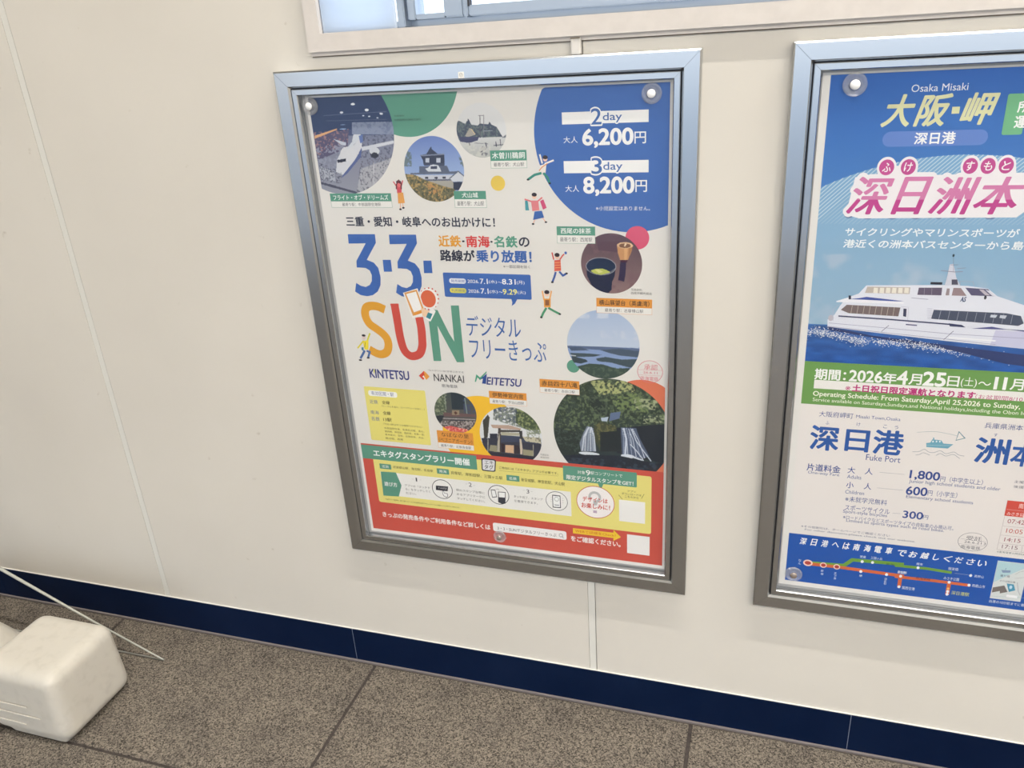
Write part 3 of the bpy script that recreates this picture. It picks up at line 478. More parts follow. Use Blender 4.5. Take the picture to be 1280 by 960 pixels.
('P',[(45.7,274.5),(109.4,273.8),(109.1,292.1),(82.4,329.4),(98.0,335.1),(107.1,346.6),(109.7,366.2),(107.2,384.3),(98.6,399.1),(85.7,407.6),(71.6,410.6),(56.2,408.6),(43.6,400.9),(49.3,381.3),(59.4,387.5),(70.8,389.8),(81.2,385.1),(87.6,375.8),(89.4,363.1),(85.9,352.5),(77.0,347.3),(65.5,346.9),(55.8,346.7),(57.2,332.4),(85.0,293.5),(44.5,294.8)],(62,103,176)),
('P',[(141.5,274.5),(203.0,273.8),(203.1,292.0),(178.0,329.1),(193.3,334.8),(202.3,346.3),(205.3,365.7),(203.2,383.8),(195.2,398.5),(182.9,406.9),(169.3,410.0),(154.3,407.9),(141.9,400.3),(147.1,380.8),(157.0,387.0),(168.0,389.2),(178.0,384.5),(184.0,375.3),(185.5,362.7),(181.9,352.1),(173.2,347.0),(162.0,346.5),(152.7,346.4),(153.7,332.1),(179.8,293.4),(140.7,294.7)],(62,103,176)),
('P',[(119.9,328.6),(138.8,328.2),(138.5,354.0),(119.4,354.5)],(62,103,176)),
('P',[(213.2,328.4),(231.5,328.0),(231.2,354.8),(212.0,355.3)],(62,103,176)),
('L',[(109.6,439.7),(93.9,433.5),(78.7,432.4),(66.3,436.3),(60.6,447.7),(61.7,461.6),(68.9,475.3),(83.0,485.1),(96.3,495.0),(105.6,506.9),(107.5,522.7),(101.8,538.2),(89.4,545.2),(76.6,544.2),(58.3,535.3)],19.17,(222,160,55),1),
('L',[(134.5,425.1),(136.6,463.5),(138.7,503.4),(144.3,531.3),(155.4,544.0),(167.9,545.1),(181.3,538.1),(188.9,521.8),(190.7,505.9),(191.5,479.9),(189.3,453.5)],18.95,(203,80,70),1),
('P',[(124.6,425.5),(144.3,424.7),(144.6,429.0),(125.0,429.7)],(203,80,70)),
('P',[(212.5,553.9),(210.9,463.6),(221.8,435.2),(233.8,435.6),(255.3,487.1),(265.5,505.4),(265.4,424.3),(283.6,423.6),(284.7,552.5),(267.2,553.5),(230.1,471.2),(230.9,552.8)],(94,152,131)),
('G','phone_picture','printed drawing of a hand holding a phone before a red sun'),
('E',216.2,411.3,22.5,24.0,(238,236,232),0.0),
('E',238.6,410.5,1.9,1.8,(208,80,70),0.0),
('E',235.9,419.7,1.9,1.8,(208,80,70),0.0),
('E',230.2,427.7,1.9,1.8,(208,80,70),0.0),
('E',222.4,433.2,1.9,1.8,(208,80,70),0.0),
('E',213.5,435.3,1.9,1.8,(208,80,70),0.0),
('E',205.1,433.9,1.9,1.8,(208,80,70),0.0),
('E',198.3,428.9,1.9,1.8,(208,80,70),0.0),
('E',194.3,421.3,1.9,1.8,(208,80,70),0.0),
('E',193.6,412.2,1.9,1.8,(208,80,70),0.0),
('E',196.4,402.9,1.9,1.8,(208,80,70),0.0),
('E',202.1,395.1,1.9,1.8,(208,80,70),0.0),
('E',210.0,389.7,1.9,1.8,(208,80,70),0.0),
('E',218.8,387.6,1.9,1.8,(208,80,70),0.0),
('E',227.1,389.1,1.9,1.8,(208,80,70),0.0),
('E',233.8,394.0,1.9,1.8,(208,80,70),0.0),
('E',237.8,401.5,1.9,1.8,(208,80,70),0.0),
('E',216.2,411.3,21.0,22.2,(240,238,234),0.0),
('E',215.4,411.4,17.3,19.3,(214,104,70),0.0),
('P',[(158.0,400.0),(193.3,388.8),(206.6,443.3),(201.3,450.1),(173.9,456.8)],(238,236,232)),
('P',[(161.0,399.9),(191.1,391.7),(204.3,440.8),(175.3,451.2)],(222,160,90)),
('P',[(165.2,402.7),(188.7,396.1),(198.4,435.6),(178.6,443.0)],(244,242,240)),
('P',[(178.4,444.5),(200.5,437.7),(202.2,442.0),(179.3,450.3)],(226,150,60)),
('P',[(195.8,432.0),(210.3,436.9),(219.4,440.2),(208.5,453.5),(197.5,450.3)],(240,205,170)),
('P',[(222.3,431.0),(229.7,438.7),(215.1,462.4),(202.6,455.6)],(240,238,235)),
('P',[(211.7,441.6),(221.5,444.9),(214.9,457.6),(205.6,452.9)],(60,140,150)),
('G','ticket_name_lettering','thin blue ticket name lettering'),
('T','デジタル',296.5,417.2,467.5,45.7,(62,103,170),0.0,0,{}),
('T','フリーきっぷ',299.4,469.8,518.9,45.5,(62,103,170),0.0,0,{}),
('G','company_name','navy company name'),
('T','KINTETSU',51.1,148.4,593.6,21.5,(62,70,130),0.03,0,{}),
('P',[(60.3,584.7),(68.7,583.4),(62.6,594.9)],(215,215,120)),
('G','company_name','grey company name with red and orange diamond emblem'),
('P',[(172.8,591.8),(186.2,579.3),(187.0,597.4),(181.9,601.4)],(214,76,58)),
('P',[(186.2,579.3),(191.1,583.3),(198.5,591.9),(190.3,600.8),(187.0,597.4)],(232,160,70)),
('P',[(181.0,593.1),(184.9,590.3),(188.5,600.9)],(240,236,230)),
('T','“なんかいいね”があふれてる',195.3,280.7,576.5,4.3,(80,80,85),0,0,{}),
('T','NANKAI',208.6,279.9,593.2,17.4,(62,62,66),0.012,0,{}),
('T','南海電鉄',225.7,263.3,612.0,8.0,(90,90,95),0.01,0,{}),
('G','company_name','navy slanted company name with green and blue wing emblem'),
('P',[(304.9,597.1),(309.9,579.0),(317.9,586.2),(334.7,569.6),(333.7,573.8),(317.4,592.6),(312.1,585.9),(307.6,597.6)],(80,160,130)),
('P',[(317.6,590.8),(334.3,575.6),(330.6,600.6),(321.3,600.2),(324.6,588.6)],(50,80,150)),
('T','EITETSU',332.1,412.2,592.9,17.7,(62,70,130),0.03,0.18,{}),
('G','valid_area_box','yellow box listing the valid lines and stations'),
('R',30.8,627.6,183.4,766.3,(231,220,125),3),
('R',40.3,636.8,113.1,650.7,(240,240,238),5),
('T','有効区間・駅',47.9,104.5,643.4,10.2,(80,96,150),0.02,0,{}),
('T','近鉄',40.5,61.4,665.6,10.0,(80,96,150),0.01,0,{}),
('T','南海',39.1,60.2,692.8,9.7,(80,96,150),0.01,0,{}),
('T','名鉄',38.4,60.1,709.3,10.5,(80,96,150),0.01,0,{}),
('T','全線',72.0,91.2,665.2,8.9,(82,72,40),0.03,0,{}),
('T','全線',70.9,90.0,692.1,9.0,(82,72,40),0.03,0,{}),
('T','13駅',69.4,90.4,709.3,9.1,(82,72,40),0.03,0,{}),
('T','（ケーブルを含む。ロープウェイを除く。）',70.1,177.5,674.8,4.8,(82,72,40),0,0,{}),
('T','（下記13駅以外では乗降できません）',67.8,165.7,720.7,4.9,(82,72,40),0,0,{}),
('T','中部国際空港、名鉄名古屋、金山、',69.1,170.4,731.7,5.2,(82,72,40),0,0,{}),
('T','東岡崎、神宮前、国府宮、名鉄一宮、',69.0,170.3,740.0,5.3,(82,72,40),0,0,{}),
('T','新木曽川、笠松、名鉄岐阜、犬山、',68.9,168.5,748.5,5.3,(82,72,40),0,0,{}),
('T','鵜沼宿、西尾',68.7,113.4,758.0,5.3,(82,72,40),0,0,{}),
('G','rally_lettering','small lettering of the stamp rally section'),
('T','エキタグスタンプラリー開催',30.9,275.2,801.2,17.8,(240,246,242),0.035,0,{}),
('R',42.5,828.8,72.8,842.7,(94,152,131),1.5),
('T','近鉄',48.6,66.8,835.7,7.7,(243,242,240),0.02,0,{}),
('R',190.8,825.7,221.4,839.9,(94,152,131),1.5),
('T','南海',196.9,215.3,832.8,7.8,(243,242,240),0.02,0,{}),
('T','近鉄郡山駅、鳥羽駅、長島駅',78.0,180.8,834.4,7.0,(80,74,50),0.01,0,{}),
('T','遊び方',48.4,82.4,883.9,11.5,(243,242,240),0.03,0,{}),
('T','1',133.4,136.9,862.8,10.4,(70,70,75),0,0,{}),
('L',[(122.6,862.8),(128.4,862.5)],0.6,(150,150,150),0),
('L',[(143.0,862.5),(148.2,862.3)],0.59,(150,150,150),0),
('T','アプリの「タッチす',102.5,167.9,882.0,6.3,(90,90,92),0,0,{}),
('T','る」をタッチしてく',102.8,167.8,892.4,6.3,(90,90,92),0,0,{}),
('T','ださい。',103.0,129.6,903.2,6.4,(90,90,92),0,0,{}),
('E',199.5,881.6,26.1,26.3,(50,52,60),0.0),
('E',199.5,881.6,24.5,24.6,(238,236,232),0.0),
('P',[(184.1,873.2),(215.2,872.4),(212.8,885.6),(182.8,885.7)],(48,50,60)),
('T','タッチする',189.2,210.2,878.9,4.6,(243,242,240),0,0,{}),
('P',[(199.0,886.2),(202.9,885.3),(203.9,890.8),(211.8,891.9),(212.5,900.0),(207.7,903.7),(201.4,900.3),(199.0,895.5)],(90,92,98)),
('P',[(200.0,887.3),(202.4,886.8),(203.0,891.9),(210.5,893.0),(211.0,899.8),(207.3,902.1),(202.3,899.2),(200.0,894.7)],(240,238,236)),
('T','※対象駅のスタンプ設置場所は、各駅でご確認ください。なお、駅の営業時間外は押印できません。※スマートフォンの機種によってはご利用できない場合があります。',45.8,239.8,927.6,3.8,(110,98,50),0,0,{}),
('T','貝塚駅、岸和田駅、三国ヶ丘駅',225.6,352.6,833.8,8.6,(80,74,50),0.01,0,{}),
('R',362.2,823.9,393.0,838.9,(94,152,131),1.5),
('T','名鉄',368.2,386.5,831.8,7.9,(243,242,240),0.02,0,{}),
('T','新安城駅、神宮前駅、犬山駅',397.1,498.4,832.6,8.9,(80,74,50),0.01,0,{}),
('P',[(304.6,788.8),(308.3,786.9),(336.0,786.5),(340.0,790.2),(336.6,817.4),(332.3,819.7),(305.8,819.5),(303.6,815.8)],(52,54,66)),
('P',[(307.2,791.7),(309.8,789.8),(334.5,789.8),(337.0,792.1),(334.4,815.3),(331.3,817.2),(307.7,816.6),(306.1,814.7)],(225,225,228)),
('T','エキ',311.7,333.4,796.2,9.9,(52,54,66),0.02,0,{}),
('T','タグ',310.7,332.5,808.3,11.6,(52,54,66),0.02,0,{}),
('T','ご参加には「エキタグ」アプリが必要です。',346.5,484.4,806.9,6.7,(80,74,50),0.01,0,{}),
('L',[(345.9,815.0),(484.2,813.4)],0.36,(80,74,50),0),
('T','2',267.9,275.4,860.8,10.9,(70,70,75),0,0,{}),
('L',[(259.4,859.9),(264.3,859.8)],0.63,(150,150,150),0),
('L',[(279.0,861.8),(284.0,861.8)],0.63,(150,150,150),0),
('T','3',408.0,414.4,862.2,10.6,(70,70,75),0,0,{}),
('L',[(399.8,859.9),(405.0,860.0)],0.6,(150,150,150),0),
('L',[(418.0,861.1),(422.7,861.1)],0.6,(150,150,150),0),
('T','駅のスタンプ台等に',235.0,305.3,878.9,6.6,(90,90,92),0,0,{}),
('T','あるアプリマークに',235.2,305.9,890.3,6.6,(90,90,92),0,0,{}),
('T','タッチしてください。',235.4,304.5,901.8,6.6,(90,90,92),0,0,{}),
('T','タッチ完了。スタンプ',376.4,445.4,879.0,6.7,(90,90,92),0,0,{}),
('T','を獲得できます。',377.2,433.1,890.8,6.7,(90,90,92),0,0,{}),
('E',339.7,879.7,25.7,25.8,(50,52,60),0.0),
('E',339.7,879.7,24.2,24.1,(238,236,232),0.0),
('P',[(321.5,867.5),(332.6,866.7),(335.5,886.4),(323.6,889.3)],(70,72,80)),
('P',[(323.1,869.4),(331.4,869.0),(333.7,884.8),(324.7,887.0)],(240,240,238)),
('P',[(339.0,871.2),(357.7,870.3),(354.9,901.5),(345.8,903.2),(337.5,899.7)],(60,62,72)),
('P',[(340.6,872.7),(355.9,872.1),(354.8,885.4),(340.2,885.8)],(240,240,238)),
('L',[(334.6,865.9),(338.8,863.8),(342.3,866.8)],0.74,(80,80,88),0),
('E',478.2,879.2,25.5,25.2,(70,72,80),0.0),
('E',478.2,879.2,24.3,23.8,(238,236,232),0.0),
('P',[(468.3,863.4),(487.3,863.6),(487.5,896.5),(468.1,897.2)],(60,62,72)),
('P',[(469.9,865.8),(485.6,865.9),(485.7,894.3),(469.8,894.8)],(240,240,238)),
('E',478.1,873.9,5.2,5.8,(90,90,98),0.0),
('E',478.1,873.9,4.5,5.0,(240,240,238),0.0),
('L',[(472.4,889.7),(483.6,889.6)],2.37,(150,150,158),0),
('L',[(468.0,871.5),(464.8,870.1)],0.47,(110,112,120),0),
('L',[(467.8,876.8),(464.5,875.9)],0.47,(110,112,120),0),
('L',[(467.5,882.1),(464.3,881.7)],0.47,(110,112,120),0),
('L',[(491.2,870.7),(494.5,869.5)],0.47,(110,112,120),0),
('L',[(491.0,876.0),(494.3,875.3)],0.47,(110,112,120),0),
('L',[(490.9,881.3),(494.1,881.1)],0.47,(110,112,120),0),
('T','対象',528.4,545.9,797.9,8.3,(243,242,240),0.01,0,{}),
('T','9',547.6,557.0,797.6,12.9,(243,242,240),0.03,0,{}),
('T','駅コンプリートで',557.9,627.9,796.9,8.6,(243,242,240),0.015,0,{}),
('T','限定デジタルスタンプをGET！',503.1,651.7,813.3,11.4,(243,242,240),0.03,0,{}),
('T','デザインは',538.4,594.9,864.8,12.4,(205,70,60),0.025,0,{}),
('T','お楽しみに！',535.2,599.8,881.5,13.3,(205,70,60),0.03,0,{}),
('T','アプリ',638.6,656.2,833.2,4.9,(80,74,50),0,0,{}),
('T','ダウンロードは',626.0,669.3,840.6,5.3,(80,74,50),0,0,{}),
('T','こちらから',633.3,662.8,847.6,5.3,(80,74,50),0,0,{}),
('T','きっぷの発売条件やご利用条件など詳しくは',32.0,312.6,972.3,14.3,(246,236,232),0.03,0,{}),
('R',319.7,957.8,498.0,981.2,(240,238,236),5),
('T','3・3・SUNデジタルフリーきっぷ',330.6,474.0,971.2,10.0,(70,74,84),0.01,0,{}),
('E',484.7,969.9,4.7,5.0,(120,130,140),0.0),
('E',484.7,969.9,3.6,3.7,(240,238,236),0.0),
('L',[(488.1,973.5),(490.8,976.4)],1.44,(120,130,140),0),
('T','をご確認ください。',508.2,622.5,974.6,14.7,(246,236,232),0.03,0,{}),
('T','WEBで詳細をCheck！',518.8,611.8,952.6,8.1,(205,90,40),0.02,0,{}),
('G','travel_dates','blue speech box with travel dates'),
('R',254.3,352.7,444.4,405.3,(64,104,176),3),
('P',[(400.6,404.9),(413.2,405.5),(407.9,414.9),(400.6,420.3),(402.4,412.3)],(64,104,176)),
('R',267.0,364.6,304.1,375.7,(225,228,235),5),
('R',266.6,385.4,303.4,396.2,(222,215,90),5),
('T','発売期間',270.9,301.2,370.2,6.4,(70,100,170),0.01,0,{}),
('T','利用期間',270.0,300.7,390.9,6.5,(90,110,140),0.01,0,{}),
('T','2026.',307.8,333.3,370.0,7.1,(243,242,240),0.02,0,{}),
('T','7.1',335.3,351.9,369.2,10.8,(243,242,240),0.03,0,{}),
('T','(水)',354.3,371.9,369.9,8.5,(243,242,240),0.0,0,{}),
('T','～',374.1,382.6,370.3,2.6,(243,242,240),0.02,0,{}),
('T','8.31',383.3,412.0,368.7,11.1,(243,242,240),0.045,0,{}),
('T','(月)',414.4,431.0,370.0,8.5,(243,242,240),0.0,0,{}),
('T','2026.',307.9,333.5,391.0,7.2,(243,242,240),0.02,0,{}),
('T','7.1',335.5,352.2,390.1,10.9,(243,242,240),0.03,0,{}),
('T','(水)',354.6,372.3,390.8,8.6,(243,242,240),0.0,0,{}),
('T','～',374.5,383.1,391.1,2.6,(243,242,240),0.02,0,{}),
('T','9.29',383.3,413.7,390.1,11.2,(238,232,130),0.045,0,{}),
('T','(火)',415.0,432.3,390.8,8.5,(243,242,240),0.0,0,{}),
('G','credit_line',None),
('T','写真提供',183.6,205.3,39.9,3.1,(60,80,75),0,0,{}),
('T','中部国際空港株式会社',183.2,240.4,47.7,3.9,(60,80,75),0,0,{}),
('G','credit_line',None),
('T','写真提供：',647.6,669.5,377.2,4.8,(120,118,115),0,0,{}),
('T','西尾市観光協会',646.9,687.9,384.1,5.2,(120,118,115),0,0,{}),
('G','credit_line',None),
('T','写真提供：',445.5,466.0,763.1,4.9,(130,128,125),0,0,{}),
('T','神宮司庁',445.2,465.7,769.7,4.9,(130,128,125),0,0,{}),
('G','approval_stamp','round pink ink stamp near the right edge'),
('E',685.4,548.5,25.7,24.6,(214,120,130),1.06),
('L',[(660.4,545.2),(709.3,544.0)],0.46,(214,120,130),0),
('L',[(661.2,556.3),(709.5,556.3)],0.46,(214,120,130),0),
('T','承認',673.3,700.7,538.3,12.3,(214,120,130),0,0,{}),
('T','26.6.11',671.8,700.4,550.3,4.9,(214,120,130),0,0,{}),
('T','南海電鉄',665.8,702.1,563.6,9.1,(214,120,130),0.02,0,{}),
('G','small_figure',None),
('L',[(173.0,177.4),(165.6,165.6)],2.44,(214,90,100),0),
('L',[(181.1,177.4),(186.9,163.6)],2.43,(214,90,100),0),
('P',[(171.9,173.7),(183.2,173.8),(181.3,189.1),(171.5,189.1)],(210,82,92)),
('L',[(176.3,208.7),(174.7,221.7)],1.63,(232,170,140),0),
('L',[(181.2,208.7),(181.6,218.7)],1.63,(232,170,140),0),
('P',[(172.4,188.4),(184.7,187.7),(186.1,208.7),(171.3,209.8)],(226,160,80)),
('E',174.7,221.7,2.9,1.9,(50,48,56),0.0),
('E',181.6,218.7,2.9,1.9,(50,48,56),0.0),
('E',177.1,170.8,4.9,4.8,(240,200,175),0.0),
('E',177.6,167.2,5.7,4.0,(56,46,52),0.0),
('L',[(170.9,181.0),(172.1,171.9),(178.0,163.5),(182.8,170.1),(181.5,181.1)],2.85,(110,50,60),0),
('E',177.2,173.0,3.6,4.4,(222,110,110),0.0),
('G','small_figure',None),
('L',[(479.2,134.8),(475.0,117.9)],3.23,(240,232,225),0),
('L',[(483.8,135.6),(501.9,129.1)],3.22,(240,232,225),0),
('P',[(474.7,138.2),(487.4,135.0),(484.8,152.6),(474.1,151.1)],(238,228,220)),
('L',[(476.9,152.5),(463.0,155.7),(449.4,164.5)],4.69,(60,140,125),0),
('L',[(480.5,152.5),(488.1,160.4),(492.3,171.8)],4.68,(60,140,125),0),
('E',449.4,164.5,2.6,1.7,(50,48,56),0.0),
('E',492.3,171.8,2.5,1.7,(50,48,56),0.0),
('E',485.3,126.8,4.3,4.4,(240,200,175),0.0),
('E',485.4,123.5,5.0,3.7,(56,46,52),0.0),
('L',[(472.4,148.3),(478.2,141.6),(489.2,135.0)],1.8,(222,150,90),0),
('G','small_figure',None),
('L',[(454.9,206.4),(440.4,201.8)],2.95,(222,120,125),0),
('L',[(465.9,206.4),(476.2,198.4)],2.94,(222,120,125),0),
('P',[(453.2,204.3),(467.9,204.3),(469.2,223.0),(455.1,224.8)],(222,130,135)),
('L',[(460.7,238.4),(455.2,249.9)],1.48,(232,170,140),0),
('L',[(473.7,236.2),(481.4,246.1)],1.48,(232,170,140),0),
('P',[(459.5,225.5),(474.3,224.1),(478.1,237.2),(455.6,242.0)],(60,100,170)),
('E',455.2,249.9,2.6,1.8,(50,48,56),0.0),
('E',481.4,246.1,2.6,1.8,(50,48,56),0.0),
('E',460.2,196.6,4.4,4.6,(240,200,175),0.0),
('E',460.4,193.1,5.1,3.8,(56,46,52),0.0),
('P',[(441.3,204.3),(446.5,204.3),(448.5,223.4),(441.0,223.4)],(70,150,160)),
('P',[(471.5,205.4),(478.2,201.9),(484.1,218.4),(476.6,221.9)],(205,80,120)),
('G','small_figure',None),
('L',[(494.1,320.6),(491.0,305.9)],2.62,(214,90,80),0),
('L',[(506.4,320.3),(513.1,311.0),(515.7,309.1)],2.61,(214,90,80),0),
('P',[(495.2,321.7),(507.9,320.3),(508.2,342.6),(494.3,344.1)],(212,96,80)),
('L',[(497.2,345.5),(493.8,356.1),(489.2,366.9)],4.14,(66,96,165),0),
('L',[(504.4,344.6),(511.6,352.6),(519.2,347.9)],4.12,(66,96,165),0),
('E',489.2,366.9,2.7,1.9,(50,48,56),0.0),
('E',519.2,347.9,2.6,1.9,(50,48,56),0.0),
('E',501.1,314.5,4.5,4.8,(240,200,175),0.0),
('E',501.2,310.9,5.2,4.1,(56,46,52),0.0),
('L',[(495.7,326.9),(507.7,325.9)],1.12,(238,170,110),0),
('L',[(495.5,332.1),(507.5,331.1)],1.12,(238,170,110),0),
('L',[(495.3,337.3),(507.3,336.3)],1.13,(238,170,110),0),
('E',518.8,306.5,2.6,2.9,(80,110,180),0.0),
('G','small_figure',None),
('L',[(470.4,404.7),(467.4,385.5)],3.08,(236,175,110),0),
('L',[(481.9,404.3),(486.6,384.9)],3.07,(236,175,110),0),
('P',[(469.7,402.0),(484.3,401.5),(483.6,419.8),(469.7,420.3)],(232,160,75)),
('L',[(474.6,421.3),(467.6,432.2),(462.8,442.2)],4.64,(78,148,110),0),
('L',[(478.5,421.1),(489.8,427.3),(502.2,433.5)],4.63,(78,148,110),0),
('E',462.8,442.2,2.7,2.0,(50,48,56),0.0),
('E',502.2,433.5,2.7,2.0,(50,48,56),0.0),
('E',476.7,391.7,4.6,5.0,(240,200,175),0.0),
('E',476.9,387.9,5.4,4.2,(56,46,52),0.0),
('P',[(472.7,404.6),(481.2,404.3),(480.6,416.0),(472.2,416.3)],(140,90,60)),
('G','small_figure',None),
('L',[(47.3,515.3),(38.4,524.7),(29.5,534.2)],3.39,(222,205,60),0),
('L',[(56.7,514.8),(62.0,503.8),(65.8,496.5)],3.75,(214,205,60),0),
('P',[(45.3,516.3),(59.7,512.8),(56.3,536.3),(47.0,536.0),(45.7,526.1)],(232,212,60)),
('L',[(51.4,518.6),(47.7,531.4)],0.94,(70,70,60),0),
('L',[(46.6,538.7),(40.5,548.1),(32.9,558.6)],5.3,(80,110,165),0),
('L',[(51.2,539.3),(58.7,541.6),(53.1,554.6)],4.91,(80,110,165),0),
('E',32.3,562.8,4.2,2.1,(50,50,55),0.0),
('E',52.9,556.1,3.8,2.0,(50,50,55),0.0),
('P',[(39.2,531.9),(45.0,530.7),(43.6,539.8),(39.2,538.2)],(70,130,160)),
('E',48.7,508.1,4.1,4.4,(225,205,200),0.0),
('E',49.2,502.7,4.9,2.7,(50,46,52),0.0),
]
